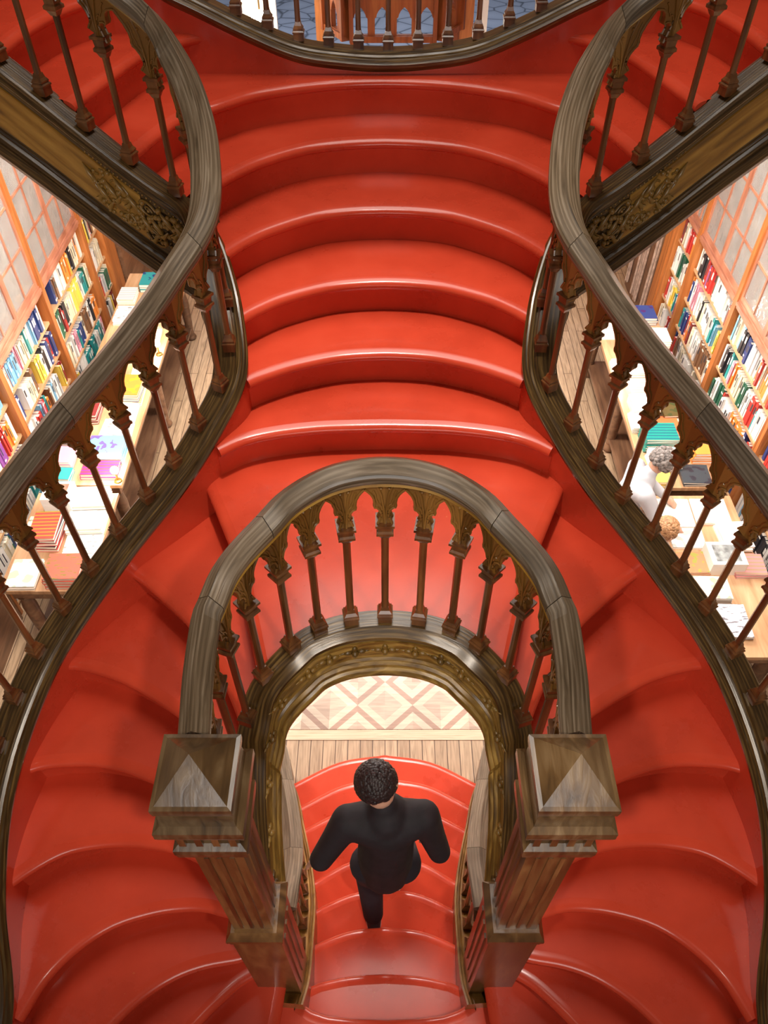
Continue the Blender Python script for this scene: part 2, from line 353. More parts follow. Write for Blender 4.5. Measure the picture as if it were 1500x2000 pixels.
def smooth2d(pts, n=4):
    c = catmull([(x, y, 0) for x, y in pts], n); return [(p.x, p.y) for p in c]
def mirr(pts): return [(-x, y) for x, y in pts]
def normals(poly):
    out = []
    for i in range(len(poly)):
        a = Vector(poly[max(i-1, 0)]); b = Vector(poly[min(i+1, len(poly)-1)]); t = (b-a).normalized(); out.append(Vector((t.y, -t.x)))
    return out
NPROF = [(-.044, 0), (-.030, -.002), (-.018, -.006), (-.008, -.012), (-.002, -.020), (0, -.028), (-.002, -.036), (-.008, -.043), (-.018, -.047), (-.028, -.052), (-.034, -.062), (-.036, -.185)]
def nosing(mb, poly, z, down):
    N = normals(poly); c = Vector(poly[len(poly)//2])
    if N[len(poly)//2].dot(Vector(down)-c) < 0: N = [-n for n in N]
    m = len(NPROF); V = []
    for p, n in zip(poly, N):
        for o, dz in NPROF: V.append((p[0]+n.x*o, p[1]+n.y*o, z+dz))
    F = []
    for i in range(len(poly)-1):
        for j in range(m-1): a = i*m+j; F.append((a, a+1, a+m+1, a+m))
    mb.add(V, F)
    # end closures
    for i in (0, len(poly)-1): mb.add(V[i*m:(i+1)*m], [tuple(range(m))])
    return N
from mathutils.geometry import delaunay_2d_cdt
def flat_fill(mb, bd, zs):
    """fill a plan outline exactly, at each of the heights zs"""
    P_ = []
    for x, y in bd:
        if not P_ or math.hypot(x-P_[-1][0], y-P_[-1][1]) > 2e-3: P_.append((x, y))
    if math.hypot(P_[0][0]-P_[-1][0], P_[0][1]-P_[-1][1]) < 2e-3: P_.pop()
    vs, es, fs, *_r = delaunay_2d_cdt([Vector(p) for p in P_], [], [list(range(len(P_)))], 1, 1e-5)
    for z in zs: mb.add([(v.x, v.y, z) for v in vs], [tuple(f) for f in fs])
def inset(poly, N, d): return [(p[0]-n.x*d, p[1]-n.y*d) for p, n in zip(poly, N)]
def tread(name, parent, z, front, down, rest, mat=None, mirror=False):
    """front: nosing polyline; rest: boundary points continuing from the end of front back to its start"""
    mb = MB(); N = nosing(mb, front, z, down)
    bd = inset(front, N, .044)+list(rest)
    flat_fill(mb, bd, (z, z-.036))
    if mirror: mb.mirror()
    o = mb.build(name, M['red'], parent, smooth=40, recalc=True, tri=True)
    return o
def ascend(poly, down, d=.05):
    N = normals(poly); c = Vector(poly[len(poly)//2])
    if N[len(poly)//2].dot(Vector(down)-c) < 0: N = [-n for n in N]
    return [(p[0]-n.x*d, p[1]-n.y*d) for p, n in zip(poly, N)]

stair = thing('staircase', 'sweeping red painted double staircase with dark carved wooden edges in the middle of the bookshop', 'staircase')

# trim nosings to the stringers
T = {}; SO = {}; SI = {}
for k, (z, pl) in NOS.items():
    pl = smooth2d(pl, 4) if k != 'L1' else pl
    if k == 'L1': T[k] = pl; continue
    pl, SO[k] = P.hit(pl, 0, n=.045)
    if k in 'abcd': pl, SI[k] = Q.hit(pl, 1, n=.02)
    T[k] = pl
order = ['i', 'h', 'g', 'f', 'e', 'd', 'c', 'b', 'a']
def mid(k): pl = T[k]; return pl[len(pl)//2]
CH = {}
for mir in (False, True):
    for i, k in enumerate(order[:-1]):
        nx = order[i+1]; dn = (.0, .0) if k == 'i' else mid(order[i-1])
        front = T[k]; back = ascend(T[nx], mid(k))
        rest = []
        if k in SI and nx in SI: rest += Q.seg(SI[k], SI[nx])
        rest += back[::-1]
        rest += P.seg(SO[nx], SO[k], n=.045)
        tread('winder_step', stair, NOS[k][0], front, (0, .3) if k == 'i' else dn, rest, mirror=mir)
# mid flight, full width
def full(k): pl = T[k]; return mirr(pl)+pl[::-1][1:]      # left end .. right end
mids = ['k1', 'k2', 'k3', 'k4', 'k5', 'k6']
for i, k in enumerate(mids[:-1]):
    nx = mids[i+1]; f = full(k); b = ascend(full(nx), (0, 0))
    rs = P.seg(SO[k], SO[nx], n=.045)
    tread('curved_step', stair, NOS[k][0], f, (0, 0), rs+b[::-1]+mirr(rs)[::-1])
# landing where both arms meet: nosing both sides
mb = MB()
aR = T['a']; Na = nosing(mb, aR, 3.06, mid('b')); aL = mirr(aR); Nl = nosing(mb, aL, 3.06, (-mid('b')[0], mid('b')[1]))
bd = inset(aR, Na, .044)+Q.seg(SI['a'], Q.len-SI['a'])+inset(aL, Nl, .044)[::-1]
rs = P.seg(SO['a'], SO['k1'], n=.045)
bd += mirr(rs)+ascend(full('k1'), (0, 0))+rs[::-1]
flat_fill(mb, bd, (3.06, 3.024))
mb.build('middle_landing', M['red'], stair, smooth=40, tri=True)
# top landing
f = full('k6'); mb = MB(); N = nosing(mb, f, 4.08, (0, 0))
u = ascend(T['u1'], mid('k6')); rs = P.seg(SO['k6'], SO['u1'], n=.045)
bd = inset(f, N, .044)+rs+u+[(.75, 4.12), (-.75, 4.12)]+mirr(u)[::-1]+mirr(rs)[::-1]
flat_fill(mb, bd, (4.08, 4.044))
mb.build('top_landing', M['red'], stair, smooth=40, tri=True)
ups = ['u1', 'u2', 'u3', 'u4']
for mir in (False, True):
    for i, k in enumerate(ups):
        pl = T[k]
        if i < 3:
            nx = ups[i+1]; b = ascend(T[nx], mid(k)); rest = [(b[-1][0], 4.12)]+b[::-1]+P.seg(SO[nx], SO[k], n=.045)
            rest = [(pl[-1][0], 4.12)]+rest
        else: rest = [(pl[-1][0], 4.1), (3.0, 4.1), (3.0, 3.4)]
        tread('upper_step', stair, NOS[k][0], pl, mid('k6') if i == 0 else mid(ups[i-1]), rest, mirror=mir)
# lower landing
mb = MB(); L = T['L1']; f = mirr(L)+L[::-1][1:]; N = nosing(mb, f, 1.53, (0, 2))
ir = ascend(T['i'], (0, .3)); rs = P.seg(SO['i'], 0, n=.045)
bd = inset(f, N, .044)+[(.40, .74)]+ir[::-1]+rs+[(0, -.65)]+mirr(rs)[::-1]+mirr(ir)+[(-.40, .74)]
flat_fill(mb, bd, (1.53, 1.494))
mb.build('lower_landing', M['red'], stair, smooth=40, tri=True)
# lower flight
LF = [(z, smooth2d(pl, 5)) for z, pl in LOWF]
for i, (z, pl) in enumerate(LF):
    pl = [(pl[0][0]+.03, pl[0][1]-.02)]+pl[1:]
    f = mirr(pl)+pl[::-1][1:]
    if i < 7: nb = LF[i+1][1]; nb = [(nb[0][0]+.03, nb[0][1])]+nb[1:]
    else: nb = T['L1']
    b = [(x, y-.05) for x, y in (mirr(nb)+nb[::-1][1:])]
    tread('lower_step', stair, z, f, (0, 5), b[::-1])

# stringers -------------------------------------------------------------
OPROF = [(0, -.045), (-.003, -.030), (.004, -.022), (.010, -.012), (.018, -.012), (.022, -.004), (.032, .002), (.040, -.004), (.046, .006), (.050, .012),
         (.128, .012), (.136, .006), (.136, -.012), (.130, -.020), (.138, -.034), (.132, -.046), (.120, -.052), (.122, -.062), (.112, -.068), (.110, -.300), (.120, -.308), (.118, -.318),
         (.130, -.326), (.134, -.342), (.128, -.352), (.140, -.364), (.146, -.400), (.138, -.425), (.02, -.425), (.02, -.06)]
def skirt(path, q0, q1, n, parent, mir=False, depth=.42, top=-.03):
    mb = sweep(path, [(n, top), (n, -depth), (n+.02, -depth), (n+.02, top)], q0, q1, step=.04)
    if mir: mb.mirror()
    return mb.build('painted_inner_face', M['red'], parent, smooth=35)
for mir in (False, True):
    mb = sweep(P, OPROF, 0, P.len, step=.025)
    if mir: mb.mirror()
    mb.build('outer_stringer', M['string'], stair, smooth=25)
    skirt(P, 0, P.len, .006, stair, mir)
    # figured panel insert let into the side facing the void along the upper arm
    qa = P.near(.95, 3.15); mb = sweep(P, [(.111, -.085), (.116, -.090), (.116, -.282), (.111, -.287)], qa+.02, P.len-.02, step=.03)
    if mir: mb.mirror()
    mb.build('figured_panel', M['panel'], stair, smooth=25)
QPROF = [(0, -.05), (0, -.008), (.006, .0), (.070, .0), (.078, -.004), (.106, -.022), (.108, -.032), (.100, -.038), (.102, -.046), (.108, -.046), (.110, -.140), (.118, -.148), (.118, -.156), (.130, -.162), (.132, -.176),
         (.142, -.182), (.148, -.196), (.146, -.210), (.136, -.218), (.0, -.218)]
QP1 = QPROF[:9]+[(.06, -.05)]
QP2 = QPROF[8:]
mb = sweep(Q, QP1, 0, Q.len, step=.025); mb.build('well_curb', M['string'], stair, smooth=25)
mb = sweep(Q, QP2, 0, Q.len, step=.025); wf = mb.build('well_fascia', M['gold'], stair, smooth=25)
skirt(Q, 0, Q.len, .004, stair, depth=.25, top=-.04)
# rosettes on the fascia
nr = 17
for i in range(nr):
    q = Q.len*(i+.5)/nr; p, Tt, Nn = Q.fr(q); p = p+Nn*.110+Vector((0, 0, -.092)); fr = Matrix((Tt, Vector((0, 0, 1)), Nn)).transposed()
    mb = MB(); mb.ball((0, 0, .006), .013, 8, 6)
    for k in range(4):
        a = k*PI/2; mb.ball((math.cos(a)*.025, math.sin(a)*.019, 0), .015, 8, 5, sc=(1.1 if k % 2 == 0 else .7, .7 if k % 2 == 0 else 1.1, .55))
    for s_ in (-1, 1): mb.ball((s_*.043, 0, 0), .008, 6, 4, sc=(1.6, .6, .5))
    me = mb.mesh('rosette', M['gold'], smooth=60); o = link('rosette', me, wf); o.matrix_local = Matrix.Translation(p) @ fr.to_4x4()
# back stringer of the top landing
mb = sweep(R, OPROF[:12]+[(.136, -.07), (.03, -.07)], 0, R.len, step=.03); mb.build('rear_stringer', M['string'], stair, smooth=25)
skirt(R, 0, R.len, .035, stair, depth=.9)
# lower stringers
LPROF = [(0, -.02), (.0, .03), (.008, .034), (.014, .028), (.02, .036), (.028, .03), (.034, .036), (.1, .036), (.106, .03), (.106, -.1), (.112, -.11), (.112, -.2), (.0, -.2)]
for mir in (False, True):
    mb = sweep(W, LPROF, 0, W.len, step=.03)
    if mir: mb.mirror()
    mb.build('lower_stringer', M['arch'], stair, smooth=25)

# carved foliage on the upper arm's panel, just beyond the turn
def carving(path, q0, q1, n0, mir):
    rnd = random.Random(3); mb = MB()
    def at(s, z, d=0): return path.F(s, n0+d, z)
    c = (q0+q1)/2
    def scroll(cs, cz, r, turns, dirn, a0, rad=.006):
        pts = []
        for k in range(22):
            t = k/21; rr = r*(1-.85*t); a = a0+dirn*turns*2*PI*t
            pts.append(at(cs+rr*math.cos(a), cz+rr*math.sin(a), .004))
        mb.tube(pts, [rad*(1-.5*k/21) for k in range(22)], 6)
        mb.ball(at(cs+.15*r*math.cos(a0), cz, .006), .008, 8, 5)
    L = q1-q0
    for s, z, r, tu, d, a in [(.15, -.135, .042, 1.6, 1, 0), (.15, -.235, .040, 1.6, -1, .5), (.42, -.130, .038, 1.5, -1, 2.6), (.40, -.235, .044, 1.7, 1, 3.3), (.68, -.14, .042, 1.6, 1, .4), (.66, -.24, .038, 1.4, -1, 5.6), (.90, -.18, .045, 1.6, -1, 1.5)]:
        scroll(q0+L*s, z, r, tu, d, a)
    for k in range(110):
        s = q0+L*rnd.random(); z = -.09-.19*rnd.random()
        mb.ball(at(s, z, .003), .006+.008*rnd.random(), 7, 5, sc=(1, 1, 1))
    pts = [at(q0+L*k/12, -.185+.045*math.sin(k*1.1), .006) for k in range(13)]; mb.tube(pts, .005, 6)
    for k in range(18):
        s = q0+L*(k+.5)/18; z = -.185+.045*math.sin(k/18*12*1.1); b = 1 if k % 2 else -1
        mb.tube([at(s, z, .005), at(s+.014, z+b*.03, .012), at(s+.04, z+b*.05, .004)], [.005, .012, .002], 6)
    for k in range(26): mb.ball(at(q0+L*k/25, -.073, .004), .005, 6, 4)
    if mir: mb.mirror()
    return mb.build('carved_foliage', M['gold'], stair, smooth=60)
qa = P.near(.95, 3.15)
for mir in (False, True): carving(P, qa-.16, qa+.22, .112, mir)

# ------------------------------------------------------------ balustrades
RPROFN = [(-.036, .006), (-.041, .018), (-.041, .034), (-.037, .042), (0, .072), (.037, .042), (.041, .034), (.041, .018), (.036, .006), (.028, 0), (-.028, 0)]
RPROF = [(-.048, .006), (-.053, .018), (-.053, .036), (-.047, .046), (0, .080), (.047, .046), (.053, .036), (.053, .018), (.048, .006), (.034, 0), (-.034, 0)]
def handrail(path, q0, q1, n, zf, parent, mir, joints, prof=RPROF):
    cuts = [q0]+joints+[q1]
    for a, b in zip(cuts, cuts[1:]):
        mb = sweep(path, prof, a+.001, b-.001, step=.025, dn=n, zf=zf, uv0=a)
        if mir: mb.mirror()
        mb.build('handrail', M['rail'], parent, smooth=11)
    # slender moulding under the rail
    mb = sweep(path, [(-.030, .004), (-.034, -.008), (-.026, -.016), (.026, -.016), (.034, -.008), (.030, .004)], q0, q1, step=.03, dn=n, zf=zf)
    if mir: mb.mirror()
    mb.build('under_rail_moulding', M['panel'], parent, smooth=22)
BASEM = {}
def baluster(path, q, n, zb, zt, parent, mir, sc=1.0):
    """turned post from the curb zb to the springing of the arches zt"""
    p, Tt, Nn = path.fr(q); pos = p+Nn*(n(q) if callable(n) else n); h = zt-zb
    ang = math.atan2(Tt.y, Tt.x)
    if mir: pos.x = -pos.x; ang = PI-ang
    key = round(h, 2)
    if key not in BASEM:
        s = MB(); s.lathe([(.0140, .075), (.0130, .10), (.0130, h-.085), (.0150, h-.065)], 8, rot=PI/8); sh = s.mesh('baluster', M['turned'], smooth=25)
        b = MB(); r2 = math.sqrt(2)
        b.lathe([(.024*r2, 0), (.024*r2, .030), (.027*r2, .032), (.027*r2, .038), (.021*r2, .044), (.023*r2, .046), (.023*r2, .051), (.016*r2, .062), (.0125*r2, .078)], 4, rot=PI/4); bs = b.mesh('base', M['turned'])
        c = MB(); c.lathe([(.0125*r2, h-.072), (.020*r2, h-.055), (.026*r2, h-.050), (.026*r2, h-.040), (.020*r2, h-.034), (.022*r2, h-.014), (.029*r2, h-.010), (.029*r2, h), (.015*r2, h)], 4, rot=PI/4); cp = c.mesh('capital', M['turned'])
        BASEM[key] = (sh, bs, cp)
    sh, bs, cp = BASEM[key]
    o = link('baluster', sh, parent); o.location = (pos.x, pos.y, zb); o.rotation_euler.z = ang
    link('base', bs, o); link('capital', cp, o)
    return o
OPEN = [(.64, 0), (.70, .08), (.79, .19), (.80, .30), (.73, .40), (.60, .46), (.49, .47), (.46, .53), (.48, .61), (.44, .73), (.31, .85), (.14, .94), (0, 1.0)]
def arch(path, qa, qb, n, zs, zr, parent, mir, name='pierced_arch'):
    """gothic trefoil arch between two balusters; zs(q)= springing height, zr(q)= rail underside"""
    mb = MB(); qm = (qa+qb)/2; hw = (qb-qa)/2
    def pt(s, v, d):       # s in -1..1, v in 0..1 of the height
        q = qm+s*hw; z0 = zs(q); z1 = zr(q)+.004; p, Tt, Nn = path.fr(q); r = p+Nn*((n(q) if callable(n) else n)+d); r.z = z0+(z1-z0)*v; return r
    for sd in (-1, 1):
        inn = [(sd*a, v*.86) for a, v in OPEN]
        m = len(inn); out = []
        for i in range(m):
            t = i/(m-1)
            out.append((sd*1.0, t/.5*1.0) if t < .5 else (sd*(1-(t-.5)/.5), 1.0))
        for d, rv in ((-.013, 0), (.013, 1)):
            V = [pt(a, v, d) for a, v in inn]+[pt(a, v, d) for a, v in out]
            F = [(i, i+1, m+i+1, m+i) for i in range(m-1)]
            mb.add(V, F)
        V = [pt(a, v, -.013) for a, v in inn]+[pt(a, v, .013) for a, v in inn]
        mb.add(V, [(i, i+1, m+i+1, m+i) for i in range(m-1)])
        # ribs following the arch on both faces
        for d in (-.015, .015):
            mb.tube([pt(a+sd*.0, v+.02, d) for a, v in inn], .0045, 5)
            mb.tube([pt(sd*(abs(a)*.62+.36) if v < .5 else sd*(abs(a)*.75+.20), min(.95, v+.10), d) for a, v in inn[1:-2]], .0035, 5)
        mb.tube([pt(sd*.97, 0, .014), pt(sd*.93, .4, .016), pt(sd*.80, .75, .016), pt(sd*.6, .95, .014)], .004, 5)
        mb.ball(pt(sd*.80, .86, .013), .006, 7, 5); mb.ball(pt(sd*.80, .86, -.013), .006, 7, 5)
    if mir: mb.mirror()
    return mb.build(name, M['arch'], parent, smooth=40)

def balustrade_line(t, path, q0, q1, cnt, n, zc, hb, zr, mir, ends=(True, True)):
    """cnt bays between q0 and q1; hb(q) springing height above curb"""
    qs = [q0+(q1-q0)*i/cnt for i in range(cnt+1)]
    for i, q in enumerate(qs):
        if (i == 0 and not ends[0]) or (i == cnt and not ends[1]): continue
        zb = path.at(q).z+zc; baluster(path, q, n, zb, hb(q), t, mir)
    for a, b in zip(qs, qs[1:]):
        arch(path, a, b, n, lambda q: hb(q)-.002, zr, t, mir)
for mir in (False, True):
    side = 'left' if mir else 'right'
    t = thing('balustrade', 'dark gothic balustrade with S-curved handrail along the %s side of the stairs' % side, 'balustrade', group=None)
    qn = P.near(.66, 2.85)
    neck = lambda q: math.exp(-((q-qn)/.42)**2)
    zr = lambda q: P.at(q).z+.655-.05*neck(q)
    nr_ = lambda q: .085-.045*neck(q)
    q0, q1 = .55, P.len-.05
    J = [P.near(1.28, .75), P.near(1.02, 1.93), P.near(.62, 2.45), P.near(.80, 3.12)]
    handrail(P, q0, q1, nr_, zr, t, mir, J)
    balustrade_line(t, P, q0+.05, q1-.05, int((q1-q0-.1)/.158), lambda q: .085-.03*neck(q), .012, lambda q: zr(q)-.18, lambda q: zr(q)-.016, mir)
# rail around the stair well
t = thing('balustrade', 'horseshoe-shaped dark wooden balustrade with gothic arches around the open stair well', 'balustrade')
def zq(q):
    d = abs(q-QM)/QM; return 3.86-.33*(1-math.cos(min(1, d*1.0)*PI))/2
handrail(Q, .06, Q.len-.06, .036, zq, t, False, [.42, QM-.40, QM+.38, Q.len-.42], prof=RPROFN)
nb = 16
balustrade_line(t, Q, .06, Q.len-.06, nb, .036, 0, lambda q: max(zq(q)-.185, Q.at(q).z+.2), lambda q: zq(q)-.016, False, ends=(False, False))
# rear rail
t = thing('balustrade', 'curved dark wooden balustrade at the back of the top landing, entrance visible behind', 'balustrade')
zr = lambda q: R.at(q).z+.655
handrail(R, .02, R.len-.02, .088, zr, t, False, [RM-.9, RM+.9])
nbr = int((R.len-.3)/.14)//2*2
balustrade_line(t, R, RM-nbr/2*.14+.015, RM+nbr/2*.14+.015, nbr, .088, .012, lambda q: R.at(q).z+.475, lambda q: zr(q)-.016, False)
# lower flight rails
for mir in (False, True):
    side = 'left' if mir else 'right'
    t = thing('balustrade', 'lower wooden balustrade with pale worn handrail on the %s of the lower flight' % side, 'balustrade')
    zl = lambda q: W.at(q).z+.72+.12*max(0, 1-q/.5)
    handrail(W, .24, W.len-.10, .06, zl, t, mir, [W.near(.39, 1.2), W.near(.5, 1.7)])
    balustrade_line(t, W, .30, W.len-.14, 12, .06, .036, lambda q: zl(q)-.17, lambda q: zl(q)-.016, mir)
    # end newel at the floor
    x = W.F(W.len-.06, .06); x = Vector((-x.x, x.y, 0)) if mir else Vector((x.x, x.y, 0))
    e = MB(); r2 = math.sqrt(2)
    e.lathe([(.07*r2, 0), (.07*r2, .3), (.05*r2, .33), (.05*r2, .86), (.065*r2, .9), (.07*r2, .94), (.06*r2, .98), (.0, 1.06)], 4, rot=PI/4)
    o = e.build('end_post', M['newel'], t); o.location = x

# ------------------------------------------------------------ newel posts
def newel(sx):
    side = 'left' if sx < 0 else 'right'
    t = thing('newel_post', 'tall carved wooden newel post with a pyramid cap on the %s of the stair well' % side, 'newel post', (sx*.445, .757, 1.4))
    z0 = 1.4; r2 = math.sqrt(2)
    def sq(prof, name, mat): 
        m = MB(); m.lathe([(r*r2, z-z0) for r, z in prof], 4, rot=PI/4); return m.build(name, mat, t)
    sq([(.085, 1.4), (.085, 2.42), (.090, 2.43), (.090, 2.46), (.097, 2.47), (.097, 2.49), (.078, 2.53)], 'plinth', M['newel'])
    s = sq([(.066, 2.50), (.066, 3.30)], 'shaft', M['newel'])
    for k in range(3):     # raised fillets on each face of the shaft
        for a in range(4):
            m = MB(); m.box(-.006+(k-1)*.034, .006+(k-1)*.034, -.071, -.064, 2.56-z0, 3.26-z0); m.build('fillet', M['newel'], s).rotation_euler.z = a*PI/2
    for k in range(3):
        m = MB(); m.box(-.091, -.084, -.008+(k-1)*.045, .008+(k-1)*.045, 1.62-z0, 2.36-z0)
        if sx < 0: m.mirror()
        m.build('fillet', M['newel'], s)
    cp = sq([(.066, 3.29), (.090, 3.33), (.094, 3.36), (.094, 3.385), (.078, 3.40), (.078, 3.47), (.088, 3.475), (.104, 3.50), (.108, 3.515), (.108, 3.545), (.100, 3.55), (.092, 3.555), (.088, 3.60), (.086, 3.61), (.092, 3.62), (.094, 3.64), (.094, 3.655), (.084, 3.657), (.0, 3.75)], 'cap', M['newelcap'])
    for k in range(4):      # dentils
        for a in range(4):
            m = MB(); m.box(-.009+(k-1.5)*.043, .009+(k-1.5)*.043, -.088, -.076, 3.405-z0, 3.468-z0); m.build('dentil', M['newel'], cp).rotation_euler.z = a*PI/2
    # bracket that receives the lower handrail
    m = MB(); m.box(-.03, .03, .075, .13, 2.10-z0, 2.45-z0); m.build('rail_bracket', M['newel'], t)
for sx in (-1, 1): newel(sx)
#REST
# ------------------------------------------------------------ room shell
def plane_mat_floor():
    m, nt, b = newmat('old_floor_boards')
    tc = nt.nodes.new('ShaderNodeTexCoord')
    br = nt.nodes.new('ShaderNodeTexBrick'); br.offset = .37; br.inputs['Scale'].default_value = 1; br.inputs['Mortar Size'].default_value = .0035
    br.inputs['Brick Width'].default_value = 1.3; br.inputs['Row Height'].default_value = .092; br.inputs['Bias'].default_value = -.1
    br.inputs['Color1'].default_value = (.50, .35, .22, 1); br.inputs['Color2'].default_value = (.38, .25, .15, 1); br.inputs['Mortar'].default_value = (.10, .05, .025, 1)
    mp = nt.nodes.new('ShaderNodeMapping'); mp.inputs['Rotation'].default_value = (0, 0, PI/2)
    nt.links.new(tc.outputs['Object'], mp.inputs[0]); nt.links.new(mp.outputs[0], br.inputs['Vector'])
    mp2 = nt.nodes.new('ShaderNodeMapping'); mp2.inputs['Scale'].default_value = (38, 3, 1); nt.links.new(tc.outputs['Object'], mp2.inputs[0])
    n = nt.nodes.new('ShaderNodeTexNoise'); n.inputs['Scale'].default_value = 1; n.inputs['Detail'].default_value = 6; n.inputs['Distortion'].default_value = 1.5; nt.links.new(mp2.outputs[0], n.inputs['Vector'])
    r = ramp(nt, [(.3, (.45, .42, .38)), (.6, (1, 1, 1))]); nt.links.new(n.outputs['Fac'], r.inputs[0])
    mx = nt.nodes.new('ShaderNodeMixRGB'); mx.blend_type = 'MULTIPLY'; mx.inputs[0].default_value = .8
    nt.links.new(br.outputs['Color'], mx.inputs[1]); nt.links.new(r.outputs[0], mx.inputs[2]); nt.links.new(mx.outputs[0], b.inputs['Base Color'])
    b.inputs['Roughness'].default_value = .42
    return m
def parquet():
    m, nt, b = newmat('diamond_parquet')
    tc = nt.nodes.new('ShaderNodeTexCoord'); sp = nt.nodes.new('ShaderNodeSeparateXYZ'); nt.links.new(tc.outputs['Object'], sp.inputs[0])
    def tri(out, period, off):
        a = nt.nodes.new('ShaderNodeMath'); a.operation = 'MULTIPLY_ADD'; a.inputs[1].default_value = 1/period; a.inputs[2].default_value = off+50; nt.links.new(out, a.inputs[0])
        f = nt.nodes.new('ShaderNodeMath'); f.operation = 'FRACT'; nt.links.new(a.outputs[0], f.inputs[0])
        s_ = nt.nodes.new('ShaderNodeMath'); s_.operation = 'SUBTRACT'; s_.inputs[1].default_value = .5; nt.links.new(f.outputs[0], s_.inputs[0])
        k = nt.nodes.new('ShaderNodeMath'); k.operation = 'ABSOLUTE'; nt.links.new(s_.outputs[0], k.inputs[0]); return k, s_
    ax, sx_ = tri(sp.outputs[0], .425, .5); ay, sy_ = tri(sp.outputs[1], .40, 0)
    ad = nt.nodes.new('ShaderNodeMath'); ad.operation = 'ADD'; nt.links.new(ax.outputs[0], ad.inputs[0]); nt.links.new(ay.outputs[0], ad.inputs[1])
    r = ramp(nt, [(0, (.50, .36, .27)), (.24, (.50, .36, .27)), (.32, (.62, .49, .37)), (.5, (.36, .22, .16)), (.64, (.62, .50, .38)), (.82, (.50, .35, .26)), (1, (.50, .35, .26))], 'CONSTANT')
    nt.links.new(ad.outputs[0], r.inputs[0])
    # each quarter is cut from another board
    v = nt.nodes.new('ShaderNodeVectorMath'); v.operation = 'SNAP'; v.inputs[1].default_value = (.2125, .20, 1)
    nt.links.new(tc.outputs['Object'], v.inputs[0]); wn = nt.nodes.new('ShaderNodeTexWhiteNoise'); nt.links.new(v.outputs[0], wn.inputs['Vector'])
    mr = nt.nodes.new('ShaderNodeMapRange'); mr.inputs[3].default_value = .72; mr.inputs[4].default_value = 1.18; nt.links.new(wn.outputs['Value'], mr.inputs[0])
    mp = nt.nodes.new('ShaderNodeMapping'); mp.inputs['Rotation'].default_value = (0, 0, .78); mp.inputs['Scale'].default_value = (6, 50, 1); nt.links.new(tc.outputs['Object'], mp.inputs[0])
    n = nt.nodes.new('ShaderNodeTexNoise'); n.inputs['Scale'].default_value = 1; n.inputs['Detail'].default_value = 5; nt.links.new(mp.outputs[0], n.inputs['Vector'])
    m2 = nt.nodes.new('ShaderNodeMath'); m2.operation = 'MULTIPLY'; nt.links.new(mr.outputs[0], m2.inputs[0])
    mr2 = nt.nodes.new('ShaderNodeMapRange'); mr2.inputs[1].default_value = .3; mr2.inputs[2].default_value = .7; mr2.inputs[3].default_value = .75; mr2.inputs[4].default_value = 1.1; nt.links.new(n.outputs['Fac'], mr2.inputs[0]); nt.links.new(mr2.outputs[0], m2.inputs[1])
    hs = nt.nodes.new('ShaderNodeHueSaturation'); nt.links.new(r.outputs[0], hs.inputs['Color']); nt.links.new(m2.outputs[0], hs.inputs['Value'])
    nt.links.new(hs.outputs[0], b.inputs['Base Color']); b.inputs['Roughness'].default_value = .42
    return m
XW = 3.38
def slab(name, x0, x1, y0, y1, z0, z1, mat):
    m = MB(); m.box(x0, x1, y0, y1, z0, z1); return struct(m.build(name, mat))
M['boards'] = plane_mat_floor(); M['parquet'] = parquet()
M['plank'] = wood('border_plank_wood', (.34, .24, .15), (.50, .37, .25), (.60, .47, .33), coord='Object', scale=(3, 40, 3), rough=.45, bump=.05)
M['plaster'] = plain('aged_plaster', (.30, .22, .14), .85, noise=.06, scale=4)
slab('floor', -XW-.3, XW+.3, -6.3, 9.6, -.12, 0, M['boards'])
f2 = slab('floor_parquet', -1.62, 1.62, 2.66, 7.4, -.001, .004, M['parquet']); f2.name = 'floor_parquet'; f2.location = (0, 2.66, 0)
for v in f2.data.vertices: v.co.y -= 2.66
slab('trim_1', -1.9, 1.9, 2.575, 2.655, 0, .005, M['plank'])
for k, sx in enumerate((-1, 1)):
    slab('wall_left' if sx < 0 else 'wall_right', *sorted((sx*XW, sx*(XW+.25))), -6.3, 9.6, 0, 9.2, M['plaster'])
slab('wall_back', -XW-.25, XW+.25, -6.5, -6.3, 0, 9.2, M['plaster'])
M['ceil'] = plain('dark_wood_ceiling', (.16, .09, .05), .6)
slab('ceiling', -XW-.25, XW+.25, -6.5, 9.6, 9.2, 9.3, M['ceil'])

# front wall with the entrance: piers and the band below the openings
m_, nt, b = newmat('grey_blue_cobbles'); M['street'] = m_
v_ = nt.nodes.new('ShaderNodeTexVoronoi'); v_.feature = 'DISTANCE_TO_EDGE'; v_.inputs['Scale'].default_value = 1.7
tc = nt.nodes.new('ShaderNodeTexCoord'); nt.links.new(tc.outputs['Object'], v_.inputs['Vector'])
r = ramp(nt, [(0.0, (.07, .08, .10)), (.05, (.30, .33, .40)), (1, (.44, .48, .55))]); nt.links.new(v_.outputs[0], r.inputs[0]); nt.links.new(r.outputs[0], b.inputs['Base Color']); b.inputs['Roughness'].default_value = .8
FY = 9.35
pier = [(-XW-.25, -2.35), (-2.02, -1.93), (-.74, -.60), (.80, .94), (2.05, 2.2), (2.5, XW+.25)]
m = MB()
for a, b_ in pier: m.box(a, b_, FY, FY+.2, 0, 6.0)
m.box(-XW-.25, XW+.25, FY, FY+.2, 6.0, 9.2); m.box(-XW-.24, -.75, FY-.012, FY+.212, -.01, 1.6); m.box(.95, XW+.24, FY-.012, FY+.212, -.01, 1.6)
struct(m.build('wall_front', M['post']))
glass, nt, b = newmat('window_glass'); b.inputs['Transmission Weight'].default_value = 1; b.inputs['Roughness'].default_value = .02; b.inputs['IOR'].default_value = 1.02; b.inputs['Base Color'].default_value = (.93, .96, 1, 1)
k = 1
